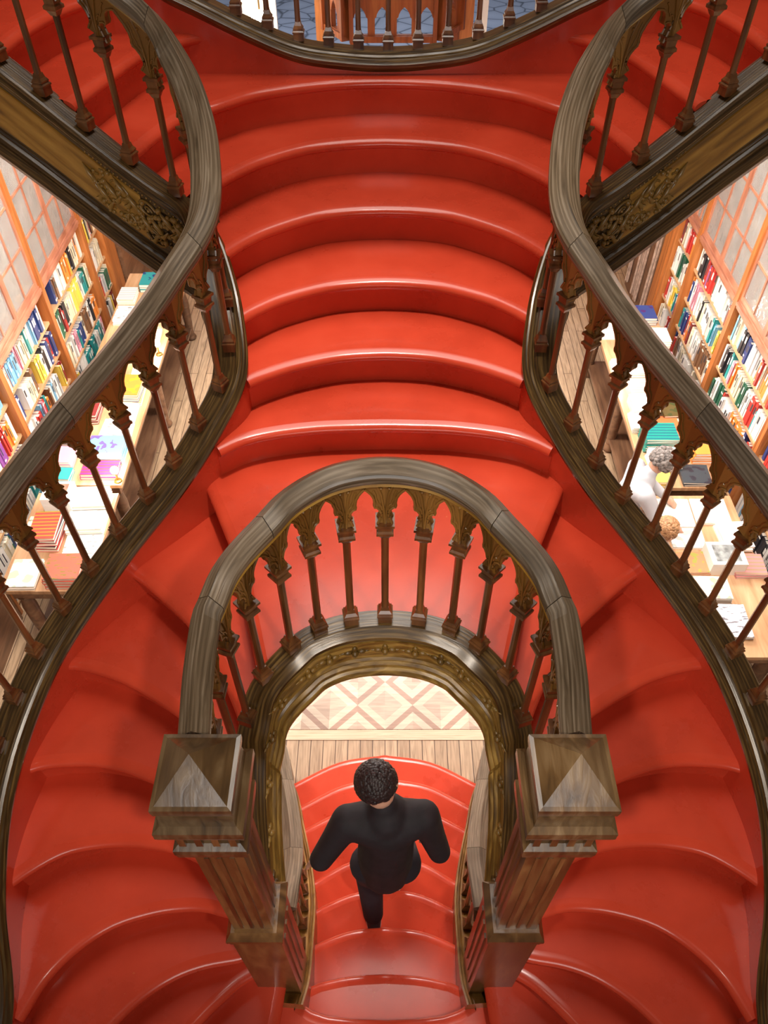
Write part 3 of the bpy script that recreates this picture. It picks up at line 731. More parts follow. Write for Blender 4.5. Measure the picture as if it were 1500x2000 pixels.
for a, b_ in [(-2.35, -2.02), (-1.93, -.74), (.94, 2.05), (2.2, 2.5)]:
    m = MB(); m.box(a, b_, FY+.09, FY+.10, 1.6, 6.0); o = struct(m.build('window_%d' % k, glass)); k += 1
    m = MB()
    for q in range(1, 5): m.box(a, b_, FY+.075, FY+.115, 1.6+q*.9-.015, 1.6+q*.9+.015)
    m.build('glazing_bar', M['screenwood'], o)
slab('floor_street', -9, 9, 9.6, 30, -.25, -.15, M['street'])
# wooden entrance vestibule, three-sided bay with pointed windows
def vestibule():
    t = thing('entrance_vestibule', 'reddish wooden entrance vestibule with pointed arch windows beyond the rear railing', 'vestibule', (.08, 8.6, 0))
    z0, z1 = 2.87, 5.0
    def face(p, q, nwin, ww, first):
        p = Vector(p); q = Vector(q); d = (q-p).normalized(); L = (q-p).length; nrm = Vector((d.y, -d.x, 0)); m = MB(); g = MB()
        def pt(s, z, o=0): return p+d*s+nrm*o+Vector((0, 0, z))
        def bar(s0, s1, za, zb, th=.05):
            vs = [pt(s, z, o) for z in (za, zb) for o in (0, th) for s in (s0, s1)]
            m.add(vs, [(0, 2, 3, 1), (4, 5, 7, 6), (0, 1, 5, 4), (2, 6, 7, 3), (0, 4, 6, 2), (1, 3, 7, 5)])
        pitch = L/nwin; zs = z0+.06; zt = z0+.30
        bar(0, L, z0, z0+.055, .075); bar(0, L, z0+.055, zs)
        for i in range(nwin):
            c = (i+.5)*pitch; h = ww/2
            if i == 0: bar(0, c-h, zs, zt)
            bar(c+h, (c+pitch-h) if i < nwin-1 else L, zs, zt)
            prof = [(h, .50), (h*.99, .60), (h*.80, .64), (h*.72, .74), (h*.50, .86), (h*.2, .95), (0, 1.0)]
            for sd in (-1, 1):     # spandrels that leave an ogee opening
                for (a0, v0), (a1, v1) in zip(prof, prof[1:]):
                    za = zs+(zt-zs)*v0; zb = zs+(zt-zs)*v1
                    vs = [pt(c+sd*a0, za, o) for o in (0, .05)]+[pt(c+sd*h*1.03, za, o) for o in (0, .05)]+[pt(c+sd*a1, zb, o) for o in (0, .05)]+[pt(c+sd*h*1.03, zb, o) for o in (0, .05)]
                    m.add(vs, [(0, 4, 6, 2), (1, 3, 7, 5), (0, 1, 5, 4)])
            g.add([pt(c-h, zs, .02), pt(c+h, zs, .02), pt(c+h, zt, .02), pt(c-h, zt, .02)], [(0, 1, 2, 3)])
        bar(0, L, zt, z1)
        for s in (0, L): bar(max(0, s-.04), min(L, s+.04), z0, z1, .09)
        return m, g
    for p, q, n_, w_ in [((-.43, 0, 0), (.43, 0, 0), 4, .145), ((-.66, .40, 0), (-.43, 0, 0), 1, .13), ((.43, 0, 0), (.66, .40, 0), 1, .13)]:
        m, g = face(p, q, n_, w_, 0)
        o = m.build('panelled_side', M['screenwood'], t); g.build('window_pane', glass, o)
    m = MB()
    for x, y in ((-.66, .40), (.66, .40), (-.40, .02), (.40, .02)): m.box(x-.03, x+.03, y, y+.06, 0, 2.9)
    m.build('door_frame', M['screenwood'], t)
vestibule()

# ------------------------------------------------------------ books
bookmat, nt, b = newmat('book_cover_paper')
oi = nt.nodes.new('ShaderNodeObjectInfo'); nt.links.new(oi.outputs['Color'], b.inputs['Base Color']); b.inputs['Roughness'].default_value = .38
M['cover'] = bookmat
stuffmat, nt, b = newmat('book_cover_paper_mixed'); at = nt.nodes.new('ShaderNodeVertexColor'); at.layer_name = 'col'; nt.links.new(at.outputs[0], b.inputs['Base Color']); b.inputs['Roughness'].default_value = .38
M['pages'] = plain('paper_pages', (.85, .80, .70), .8)
M['label'] = plain('white_print', (.85, .84, .80), .5); M['ink'] = plain('dark_print', (.05, .05, .06), .5)
PAL = [('white', (.86, .84, .80), 9), ('cream', (.80, .70, .52), 4), ('pale grey', (.58, .58, .58), 2), ('red', (.55, .05, .04), 3), ('dark red', (.25, .03, .03), 1.5), ('orange', (.85, .28, .05), 2), ('yellow', (.85, .62, .10), 1), ('teal', (.03, .32, .33), 2),
       ('dark green', (.03, .14, .08), 1.2), ('navy', (.03, .06, .22), 1.4), ('sky blue', (.20, .48, .72), 1.2), ('pink', (.80, .32, .42), 1), ('purple', (.26, .08, .34), .8), ('brown', (.24, .12, .06), 1.3), ('black', (.03, .03, .035), 1.6)]
PN = [p[0] for p in PAL]; PC = {p[0]: p[1] for p in PAL}; PWt = [p[2] for p in PAL]
VARM = []
for kx in range(4):      # upright book, spine towards -x, thickness along y, unit = metres for a 40 mm book
    m = MB(); t2, dp, h = .5, .16, 1.0
    m.box(0, dp, -.5, -.44, 0, 1, 0); m.box(0, dp, .44, .5, 0, 1, 0); m.box(-.004, .004, -.5, .5, 0, 1, 0); m.box(.004, dp-.006, -.44, .44, .012, .985, 1)
    if kx in (0, 2): m.box(-.005, -.004, -.30, .30, .55, .85, 2 if kx == 0 else 3)
    if kx == 1: m.box(-.005, -.004, -.35, .35, .08, .16, 2); m.box(-.005, -.004, -.18, .18, .35, .80, 3)
    if kx == 3: m.box(-.005, -.004, -.5, .5, .80, .86, 2)
    VARM.append(m)
VAR = [m.mesh('book', [M['cover'], M['pages'], M['label'], M['ink']]) for m in VARM]
ORD = ['first', 'second', 'third', 'fourth', 'fifth', 'sixth', 'seventh', 'eighth', 'ninth', 'tenth', 'eleventh', 'twelfth', 'thirteenth', 'fourteenth', 'fifteenth', 'sixteenth']
cands = []      # (importance, ...)
CAMY, CAMZ, cs, sn = 0, 5.41, math.cos(math.radians(48)), math.sin(math.radians(48))
def seen(x, y, z, mg=30):
    """coarse test: is this place inside the frame and inside the gaps beside the stairs"""
    zc = y*cs+(5.41-z)*sn; u = abs(1500*x/zc); v = 1000+1500*((5.41-z)*cs-y*sn)/zc
    return u < 752+mg and -mg < v < 2000+mg and v < 1380, u, v
SHZ = [.06, .33, .65, .98, 1.31]
def fill_shelf(rnd, sx, xw, y0, y1, zi, side, bay):
    y = y0+.02
    while y < y1-.05:
        col = rnd.choices(PN, PWt)[0]
        run = rnd.choice([1, 1, 1, 2, 3, 5]) ; th = rnd.uniform(.022, .046); h = rnd.uniform(.20, .275)
        for r in range(run):
            if y+th > y1-.02: break
            cands.append(dict(sx=sx, x=xw, y=y+th/2, z=SHZ[zi], th=th*.96, h=h*rnd.uniform(.985, 1), col=col, var=rnd.randrange(4), side=side, bay=bay, sh=zi, tilt=0 if rnd.random() < .93 else rnd.uniform(-.06, .06), rec=rnd.uniform(0, .03)))
            y += th
        if rnd.random() < .05: y += rnd.uniform(.03, .12)
def bookcase(sx, y0, y1, label, bay):
    side = 'left' if sx < 0 else 'right'
    t = thing('bookcase', label, 'bookcase', (sx*3.22, (y0+y1)/2, 0), 'tall glazed bookcases on the %s wall' % side)
    L = (y1-y0)/2; H_ = 4.2
    def bx(name, x0, x1, ya, yb, za, zb, mat, par=None):
        m = MB(); m.box(*sorted((sx*x0, sx*x1)), ya, yb, za, zb); return m.build(name, mat, par or t)
    for s_ in (-1, 1): bx('post', -.15, .14, *sorted((s_*L, s_*(L-.035))), 0, H_, M['post'])
    for z in SHZ: bx('shelf', -.11, .14, -L+.035, L-.035, z-.025, z, M['shelf'])
    bx('back_panel', .13, .15, -L, L, 0, H_, M['shelf'])
    c = bx('cornice', -.14, .14, -L+.035, L-.035, 1.60, 1.68, M['pinkwood']); bx('cornice_moulding', -.155, -.14, -L+.035, L-.035, 1.63, 1.66, M['pinkwood'], c)
    for d in (0, 1):
        ya = -L+.035+d*(L-.035); yb = ya+L-.035
        door = bx('glass_door', -.13, -.10, ya, ya+.035, 1.68, H_, M['pinkwood'])
        bx('door_frame', -.13, -.10, yb-.035, yb, 1.68, H_, M['pinkwood'], door); bx('door_frame', -.13, -.10, ya+.035, yb-.035, 1.68, 1.725, M['pinkwood'], door)
        bx('glazing_bar', -.128, -.108, (ya+yb)/2-.010, (ya+yb)/2+.010, 1.72, H_, M['pinkwood'], door)
        for q in range(1, 7): bx('glazing_bar', -.126, -.106, ya+.034, yb-.034, 1.70+q*.36-.010, 1.70+q*.36+.010, M['pinkwood'], door)
        bx('pane', -.118, -.113, ya+.03, yb-.03, 1.72, H_, M['oldglass'], door)
    bx('reflection_backing', .0, .01, -L+.035, L-.035, 1.68, H_, M['reflection_backing'])  # pale mottled sheet standing in for reflections in the panes
og, nt, b = newmat('old_wavy_glass'); M['oldglass'] = og
b.inputs['Base Color'].default_value = (.80, .80, .78, 1); b.inputs['Roughness'].default_value = .12; b.inputs['Transmission Weight'].default_value = .75; b.inputs['IOR'].default_value = 1.3
n = nt.nodes.new('ShaderNodeTexNoise'); n.inputs['Scale'].default_value = 7; n.inputs['Detail'].default_value = 2; bp = nt.nodes.new('ShaderNodeBump'); bp.inputs['Strength'].default_value = .5; bp.inputs['Distance'].default_value = .03
tc = nt.nodes.new('ShaderNodeTexCoord'); nt.links.new(tc.outputs['Object'], n.inputs['Vector']); nt.links.new(n.outputs['Fac'], bp.inputs['Height']); nt.links.new(bp.outputs[0], b.inputs['Normal'])
M['reflection_backing'] = plain('mottled_backing', (.52, .47, .40), .8, noise=.75, scale=5)
rnd = random.Random(11)
for sx, ys in ((-1, [3.70, 4.93, 6.10, 7.33, 7.85]), (1, [3.48, 4.66, 5.88, 7.03, 7.62])):
    side = 'left' if sx < 0 else 'right'
    for bay in range(4):
        nm = ['nearest', 'second', 'third', 'narrow farthest'][bay]
        if bay == 3: ys_ = (ys[3], ys[4])
        else: ys_ = (ys[bay], ys[bay+1])
        bookcase(sx, ys_[0], ys_[1], 'orange wood bookcase with glazed upper doors, %s bay on the %s wall' % (nm, side), bay)
        for zi in range(5): fill_shelf(rnd, sx, sx*3.11, ys_[0]+.035, ys_[1]-.035, zi, side, nm)
    # wide pilaster ending the bookcases
    m = MB(); y0 = ys[4]+.01; m.box(-.13, .13, 0, .26, 0, 4.4); m.box(-.145, .0, .04, .22, .1, 4.3)
    o = m.build('wide_pilaster', M['post']); o.location = (sx*3.21, y0, 0); tag(o, 'broad plain orange wood pilaster ending the %s bookcases' % side, 'pilaster')
# near part: carved gothic pilaster before the bookcases
def gothic(sx, y0, where='near'):
    side = 'left' if sx < 0 else 'right'
    t = thing('gothic_pilaster', 'grey-brown carved gothic arch panel at the %s end of the %s bookcases' % (where, side), 'pilaster', (sx*3.2, y0, 0))
    m = MB(); m.box(-.1, .15, -.45, .45, 0, 2.2)
    o = m.build('backing', M['tablewood'], t)
    for c in (-.22, .22):
        for r, d in ((.19, -.11), (.15, -.125), (.11, -.115)):
            pts = [Vector((sx*d, c-r, .1)), Vector((sx*d, c-r, 1.0))]
            for k in range(1, 8): a = PI-PI*k/8; pts.append(Vector((sx*d, c+r*math.cos(a), 1.0+r*1.5*math.sin(a))))
            pts += [Vector((sx*d, c+r, 1.0)), Vector((sx*d, c+r, .1))]
            m = MB(); m.tube(pts, .014, 6); m.build('arch_moulding', M['carvegrey'], t, smooth=50)
        m = MB()
        for k in range(6): a = 2*PI*k/6; m.ball((sx*-.12, c+.07*math.cos(a), 1.55+.07*math.sin(a)), .035, 8, 5)
        m.ball((sx*-.12, c, 1.55), .03, 8, 5); m.build('rosette', M['carvegrey'], t, smooth=60)
M['carvegrey'] = plain('pale_carved_wood', (.42, .30, .24), .35, noise=.3, scale=20, coat=.3)
gothic(-1, 3.22); gothic(1, 3.0); gothic(-1, 8.62, 'far'); gothic(1, 8.40, 'far')

# pick the 300 books that show largest, the rest is one mesh
for c_ in cands:
    ok, u, v = seen(c_['x'], c_['y'], c_['z']+.1)
    zc = c_['y']*cs+(5.41-c_['z'])*sn
    # the slanting rail hides much of the wall; the gap beside it opens towards the frame edge
    c_['imp'] = (c_['th']*c_['h']/zc**2) if ok else -1
    c_['u'] = u; c_['v'] = v
vis = sorted([c_ for c_ in cands if c_['imp'] > 0], key=lambda q: -q['imp'])
ind = vis[:215]; rest_ = [c_ for c_ in cands if not any(c_ is q for q in ind)]
cnt = {}
ind.sort(key=lambda q: (q['side'], q['bay'], q['sh'], q['y']))
shn = ['bottom', 'second', 'middle', 'fourth', 'top open']
for c_ in ind:
    o = link('book', VAR[c_['var']]); o.location = (c_['x']+c_['sx']*c_['rec'], c_['y'], c_['z']+.001); o.scale = (c_['sx'], c_['th'], c_['h']); o.rotation_euler.x = c_['tilt']
    o.color = (*PC[c_['col']], 1)
    key = (c_['side'], c_['bay'], c_['sh'], c_['col']); cnt[key] = cnt.get(key, 0)+1; n_ = cnt[key]
    tag(o, '%s %s upright book, %s shelf, %s %s bookcase' % (ORD[min(n_-1, 15)], c_['col'], shn[c_['sh']], c_['bay'], c_['side']), 'book', 'upright books on the %s wall shelves' % c_['side'])
m = MB()
for c_ in rest_:
    v_ = VARM[c_['var']]; X, Y, Z = c_['x']+c_['sx']*c_['rec'], c_['y'], c_['z']+.001
    vs = [(X+x*c_['sx'], Y+y*c_['th'], Z+z*c_['h']) for x, y, z in v_.v]
    o0 = len(m.v); m.v += vs
    for f, mi in zip(v_.f, v_.mi): m.f.append(tuple(i+o0 for i in f)); m.uv.append(None); m.mi.append(0); m.cl.append([PC[c_['col']], (.85, .8, .7), (.85, .84, .8), (.05, .05, .06)][mi])
o = m.build('books', stuffmat); tag(o, 'remaining rows of small mixed books filling both side walls', 'books', kind='stuff')

# ------------------------------------------------------------ display tables
def table(sx, x0, x1, y0, y1, label, z=.80):
    side = 'left' if sx < 0 else 'right'
    t = thing('display_table', label, 'table', (sx*(x0+x1)/2, (y0+y1)/2, 0))
    wx, ly = (x1-x0)/2, (y1-y0)/2
    m = MB(); m.box(-wx, wx, -ly, ly, z-.035, z); m.build('tabletop', M['tabletop'], t)
    m = MB(); m.box(-wx+.05, wx-.05, -ly+.05, ly-.05, z-.16, z-.035); m.build('apron', M['tablewood'], t)
    for a in (-1, 1):
        for b_ in (-1, 0, 1):
            m = MB(); m.lathe([(.055, 0), (.065, .03), (.04, .08), (.05, .3), (.055, .5), (.04, .6), (.06, z-.16)], 10, c=(0, 0)); o = m.build('leg', M['tablewood'], t, smooth=40); o.location = (a*(wx-.10), b_*(ly-.10), 0)
    m = MB(); m.box(-wx+.07, wx-.07, -ly+.07, ly-.07, .14, .17); m.build('lower_shelf', M['tablewood'], t)
    return t
M['tabletop'] = wood('table_top_wood', (.30, .15, .07), (.50, .29, .15), (.65, .42, .25), coord='Object', scale=(14, 1.6, 1), rough=.35)
table(-1, 2.20, 2.86, 4.45, 7.75, 'long dark wooden display table covered with stacked books, left aisle')
table(-1, 2.20, 2.86, 3.36, 4.36, 'near left display table with flat books and boxes beside the bookcase')
table(1, 2.18, 2.84, 4.42, 7.05, 'long wooden display table with piles of books, right aisle')
table(1, 2.18, 2.84, 2.80, 4.33, 'near right display table crowded with white papers, boxes and patterned books')
TB = {}
def artmat(i):
    """printed covers: blobs or bands in two inks"""
    if i in TB: return TB[i]
    m, nt, b = newmat('printed_cover'); oi = nt.nodes.new('ShaderNodeObjectInfo'); tc = nt.nodes.new('ShaderNodeTexCoord')
    va = nt.nodes.new('ShaderNodeVectorMath'); va.operation = 'ADD'; nt.links.new(tc.outputs['Object'], va.inputs[0]); nt.links.new(oi.outputs['Random'], va.inputs[1])
    if i == 1:
        n = nt.nodes.new('ShaderNodeTexNoise'); n.inputs['Scale'].default_value = 14; n.inputs['Detail'].default_value = 1; nt.links.new(va.outputs[0], n.inputs['Vector']); src = n.outputs['Fac']; lo = .58
    elif i == 2:
        n = nt.nodes.new('ShaderNodeTexWave'); n.bands_direction = 'Y'; n.inputs['Scale'].default_value = 9; nt.links.new(va.outputs[0], n.inputs['Vector']); src = n.outputs['Fac']; lo = .8
    else:
        mp = nt.nodes.new('ShaderNodeMapping'); mp.inputs['Scale'].default_value = (14, 60, 1); nt.links.new(va.outputs[0], mp.inputs[0]); n = nt.nodes.new('ShaderNodeTexNoise'); n.inputs['Scale'].default_value = 1; n.inputs['Detail'].default_value = 3; nt.links.new(mp.outputs[0], n.inputs['Vector']); src = n.outputs['Fac']; lo = .60
    g = nt.nodes.new('ShaderNodeMath'); g.operation = 'GREATER_THAN'; g.inputs[1].default_value = lo; nt.links.new(src, g.inputs[0])
    hs = nt.nodes.new('ShaderNodeHueSaturation'); hs.inputs['Hue'].default_value = .62; hs.inputs['Value'].default_value = .55 if i != 3 else .3; nt.links.new(oi.outputs['Color'], hs.inputs['Color'])
    mx = nt.nodes.new('ShaderNodeMixRGB'); nt.links.new(g.outputs[0], mx.inputs[0]); nt.links.new(oi.outputs['Color'], mx.inputs[1]); nt.links.new(hs.outputs[0], mx.inputs[2])
    nt.links.new(mx.outputs[0], b.inputs['Base Color']); b.inputs['Roughness'].default_value = .3; TB[i] = m; return m
FLAT = {}
def flatbook(wx, ly, h, art):
    key = (wx, ly, h, art)
    if key not in FLAT:
        m = MB(); a, b_ = wx/2, ly/2
        m.box(-a, a, -b_, b_, h-.003, h, 0); m.box(-a, a, -b_, b_, 0, .003, 2); m.box(-a, -a+.004, -b_, b_, .003, h-.003, 2); m.box(-a+.004, a-.004, -b_+.003, b_-.003, .003, h-.003, 1)
        FLAT[key] = m.mesh('flat_book', [artmat(art) if art else M['cover'], M['pages'], M['cover']])
    return FLAT[key]
used = {}
def stack(x, y, n, wx, ly, h, col, art, what, z=.80, rz=0, cols=None):
    for k in range(n):
        c = (cols[k % len(cols)] if cols else col)
        o = link('book', flatbook(wx, ly, h, art if k == n-1 else 0)); o.location = (x+rnd.uniform(-.006, .006), y+rnd.uniform(-.006, .006), z+k*(h+.0005)); o.rotation_euler.z = rz+rnd.uniform(-.05, .05)
        o.color = (*PC[c], 1) if isinstance(c, str) else (*c, 1)
        pos = 'lying alone' if n == 1 else ('topmost' if k == n-1 else ('lowest' if k == 0 else '%s up' % ORD[k]))
        tag(o, '%s, %s%s' % (what, pos, '' if n == 1 else ' in pile'), 'book', 'flat books on the display tables' if n == 1 else what+' pile')
#            left aisle, far table
stack(-2.56, 7.50, 3, .20, .26, .030, 'teal', 1, 'teal and white book at the far end of left table')
stack(-2.76, 7.25, 2, .18, .24, .030, 'white', 2, 'white striped book at far left table corner')
stack(-2.44, 6.90, 4, .20, .27, .022, 'pale grey', 1, 'grey illustrated magazine near far lamp, left table')
stack(-2.70, 6.86, 3, .20, .26, .025, 'white', 3, 'white dotted book beside grey magazines, left table')
stack(-2.37, 5.62, 5, .24, .30, .026, 'red', 1, 'red and orange covered book, left table', cols=['white', 'yellow', 'navy', 'cream', 'orange'])
stack(-2.72, 5.66, 3, .18, .26, .028, 'orange', 0, 'plain orange book against wall side of left table')
stack(-2.37, 5.34, 2, .22, .28, .018, 'white', 1, 'black and white picture magazine, left table')
stack(-2.68, 5.34, 4, .20, .26, .026, 'dark red', 0, 'dark red book beside picture magazines, left table')
stack(-2.38, 5.06, 3, .26, .30, .022, (.86, .80, .78), 3, 'white book with coloured letters, left table')
stack(-2.39, 4.82, 6, .30, .22, .020, 'sky blue', 1, 'sky blue and green book, middle of left table')
#            left aisle, near table
stack(-2.40, 4.60, 2, .30, .18, .030, (.45, .03, .22), 2, 'magenta book with white lettering, left table')
stack(-2.38, 4.22, 4, .30, .22, .026, 'white', 0, 'plain white book pile nearest the left lamp')
stack(-2.36, 4.00, 3, .28, .20, .024, 'white', 1, 'white book with dark photograph, left near table')
stack(-2.62, 3.88, 5, .20, .28, .030, 'black', 2, 'black book with yellow stripes, left near table', cols=['red', 'black'])
stack(-2.34, 3.76, 1, .28, .26, .020, 'white', 3, 'white sketchbook with faint drawing, left near table')
stack(-2.38, 3.50, 4, .26, .24, .030, (.55, .10, .06), 3, 'ornate red book with pale medallion')
stack(-2.70, 3.50, 2, .22, .26, .022, (.80, .72, .62), 1, 'beige patterned booklet beside ornate red books')
#            right aisle, far table
stack(2.46, 6.88, 3, .22, .26, .024, 'white', 1, 'white picture book at far end of right table')
stack(2.70, 6.86, 3, .20, .24, .030, 'navy', 1, 'navy photo book at far corner of right table')
stack(2.44, 6.30, 3, .24, .28, .024, (.60, .46, .50), 1, 'mauve portrait magazine, right table')
stack(2.71, 6.40, 5, .20, .24, .026, 'white', 0, 'plain white book beside mauve magazines, right table')
stack(2.42, 5.98, 4, .26, .28, .022, (.82, .70, .70), 3, 'pale pink book with red mark, right table')
stack(2.72, 6.06, 3, .18, .26, .026, 'pink', 0, 'pink book at wall side of right table')
stack(2.41, 5.67, 2, .24, .28, .022, (.50, .36, .33), 2, 'brown striped magazine, right table')
stack(2.36, 5.41, 4, .24, .24, .022, (.55, .72, .68), 1, 'pale aqua book, right table')
stack(2.62, 5.41, 2, .22, .26, .022, (.10, .07, .02), 1, 'black and gold portrait book, right table')
stack(2.48, 5.18, 1, .32, .24, .022, (.75, .15, .05), 0, 'flat vermilion book, right table')
stack(2.38, 4.95, 7, .28, .22, .022, (.01, .27, .22), 2, 'dark teal and white book, right table')
stack(2.72, 4.84, 4, .20, .28, .030, 'orange', 0, 'tall orange book at wall side, right table')
stack(2.38, 4.70, 5, .26, .20, .020, 'white', 3, 'white text book pile before teal books')
#            right aisle, near table
stack(2.60, 4.55, 2, .24, .22, .020, (.04, .05, .06), 1, 'black book with pale blue squiggle')
stack(2.34, 4.14, 1, .26, .30, .012, 'white', 0, 'blank white sheet beside black book')
stack(2.62, 4.14, 2, .28, .26, .012, (.88, .84, .78), 0, 'loose white papers in centre of right table')
stack(2.72, 3.86, 3, .22, .26, .020, 'white', 0, 'white notebook at wall side, right near table')
stack(2.74, 3.58, 2, .24, .20, .022, (.60, .25, .25), 2, 'pink and grey banded book, right near table')
stack(2.36, 3.86, 1, .26, .20, .020, 'white', 1, 'white book with blue bird picture')
stack(2.32, 3.60, 2, .26, .20, .020, (.55, .22, .10), 1, 'terracotta picture book, right near table')
stack(2.38, 3.34, 4, .28, .20, .020, (.72, .62, .55), 1, 'still life covered book, near end of right table')
stack(2.46, 3.08, 2, .24, .28, .022, (.62, .66, .72), 3, 'pale patterned book, near end of right table')
stack(-2.34, 6.52, 3, .14, .20, .022, 'cream', 1, 'small cream booklet at aisle edge near far left lamp')
stack(-2.34, 7.16, 2, .15, .20, .024, 'yellow', 0, 'small yellow booklet at far left aisle edge')
stack(-2.76, 5.02, 4, .13, .20, .026, 'navy', 0, 'navy pocket book at wall side, left table')
stack(-2.36, 5.96, 2, .14, .18, .020, 'white', 0, 'small white booklet at aisle edge, left table')
stack(-2.74, 4.74, 3, .16, .20, .026, 'pink', 0, 'pink pocket book at wall side, left table')
stack(-2.76, 3.98, 2, .12, .16, .024, 'cream', 3, 'cream patterned book at wall side, left near table')
stack(-2.72, 4.54, 2, .18, .14, .026, 'teal', 0, 'teal pocket book behind magenta book')
stack(2.26, 6.02, 2, .12, .20, .022, 'white', 0, 'slim white booklet at aisle edge, right table')
stack(2.70, 5.72, 3, .20, .22, .024, 'white', 3, 'white spotted book behind brown magazine')
stack(2.74, 5.14, 3, .20, .24, .024, 'cream', 0, 'cream book behind vermilion book')
stack(2.27, 4.50, 3, .20, .16, .024, 'yellow', 0, 'yellow book beside white text books')
stack(2.26, 6.60, 3, .14, .20, .022, 'pale grey', 2, 'grey striped booklet at aisle edge, right table')
stack(2.26, 5.20, 3, .13, .22, .022, 'white', 0, 'thin white booklet beside vermilion book')
stack(2.70, 5.00, 2, .12, .24, .020, 'sky blue', 0, 'thin sky blue booklet beside teal books')
def boxthing(name, label, cat, x, y, z, sx_, sy_, h, col, top):
    t = thing(name, label, cat, (x, y, z)); m = MB(); m.box(-sx_/2, sx_/2, -sy_/2, sy_/2, 0, h); m.build('body', plain('card', col, .5), t)
    m = MB(); m.box(-sx_*.36, sx_*.36, -sy_*.36, sy_*.36, h, h+.002); m.build('printed_panel', top, t); return t
boxthing('gift_box', 'white box with brown picture panel, near left table', 'box', -2.60, 4.20, .80, .22, .2, .20, (.85, .83, .8), plain('brown_print', (.35, .18, .12), .5, noise=.5, scale=18))
boxthing('gift_box', 'white box with grey photograph, near right table', 'box', 2.56, 3.62, .80, .26, .22, .13, (.85, .83, .78), plain('grey_photo', (.25, .27, .27), .4, noise=.7, scale=16))

# table lamps: small bright globes on brass arms
M['whiteboard'] = plain('added_white_board', (.85, .84, .82), .5)
M['brass'] = plain('brass', (.55, .36, .12), .3, metal=1); M['bulb'] = emis('lamp_globe', (1, .88, .68), 60)
def lamp(x, y, z, label):
    t = thing('table_lamp', label, 'lamp', (x, y, z))
    m = MB(); m.lathe([(.035, 0), (.03, .012), (.008, .016), (.006, .10), (.010, .105)], 10); m.build('stand', M['brass'], t, smooth=40)
    m = MB(); m.ball((0, 0, .128), .034, 14, 9); m.build('bulb', M['bulb'], t, smooth=60)
    l = bpy.data.lights.new('lamp_light', 'POINT'); l.energy = 7; l.color = (1, .82, .60); l.shadow_soft_size = .03
    o = bpy.data.objects.new('lamp_light', l); COL.objects.link(o); o.parent = t; o.location = (0, 0, .20)
lamp(-2.235, 6.25, .80, 'small glowing globe lamp on far left table edge')
lamp(-2.235, 4.62-.12, .80, 'small glowing globe lamp on near left table edge')
lamp(2.225, 6.80, .80, 'small glowing globe lamp at far end of right table')
lamp(2.225, 5.82, .80, 'small glowing globe lamp midway along right table edge')
# bright hanging lamp seen through the rear railing at the left
t = thing('hanging_lamp', 'brilliant white hanging lamp beyond the rear railing, left of the entrance', 'lamp', (-1.22, 8.6, 3.02))
m = MB(); m.ball((0, 0, 0), .10, 14, 9); m.build('globe', M['bulb'], t, smooth=60)
slab('glare_board', -1.58, -1.14, 9.28, 9.34, 1.6, 5.0, M['whiteboard']); slab('trim_3', .97, 1.08, 9.28, 9.34, 1.6, 5.0, M['whiteboard'])  # added white boards; the left one stands for the lamp's glare
m = MB(); m.tube([(0, 0, .12), (0, 0, 3.3)], .008, 6); m.build('cord', M['brass'], t)

# ------------------------------------------------------------ people
M['skin'] = plain('skin', (.62, .36, .25), .5, noise=.08); M['darkcloth'] = plain('black_cloth', (.012, .009, .012), .75, noise=.3, scale=20)
M['trouser'] = plain('dark_trousers', (.018, .014, .020), .8, noise=.2); M['shoe'] = plain('dark_shoe', (.02, .016, .02), .4); M['sole'] = plain('white_sole', (.75, .72, .68), .6)
M['hairdark'] = plain('dark_hair', (.020, .012, .012), .45, noise=.4, scale=60); M['hairgrey'] = plain('grey_curly_hair', (.16, .14, .13), .6, noise=.8, scale=45); M['hairfair'] = plain('light_brown_hair', (.36, .19, .09), .5, noise=.4, scale=50)
M['shirtgrey'] = plain('grey_shirt', (.45, .46, .50), .8); M['shirtwhite'] = plain('pale_shirt', (.66, .60, .56), .8); M['eye'] = plain('eye', (.02, .02, .02), .2)
def skin(name, V, E, Rr, mat, parent, vox=.010, it=6):
    """one continuous surface grown over a jointed skeleton with a radius at each joint"""
    m = MB(); rad = [max(r) if isinstance(r, tuple) else r for r in Rr]
    for v, r in zip(V, rad): m.ball(v, r, 14, 9)
    for a, b_ in E:
        A, B_ = Vector(V[a]), Vector(V[b_]); n_ = 5
        m.tube([A.lerp(B_, k/n_) for k in range(n_+1)], [rad[a]+(rad[b_]-rad[a])*k/n_ for k in range(n_+1)], 14)
    o = m.build(name, mat, parent, smooth=80)
    rm = o.modifiers.new('r', 'REMESH'); rm.mode = 'VOXEL'; rm.voxel_size = vox; rm.use_smooth_shade = True
    sm = o.modifiers.new('s', 'SMOOTH'); sm.iterations = it; sm.factor = .5
    return o
def chain(V, E, Rr, start, pts):
    """append a chain of (point, radius) to vertex start; returns index of the last"""
    a = start
    for p, r in pts: V.append(tuple(p)); Rr.append(r); b_ = len(V)-1; E.append((a, b_)); a = b_
    return a
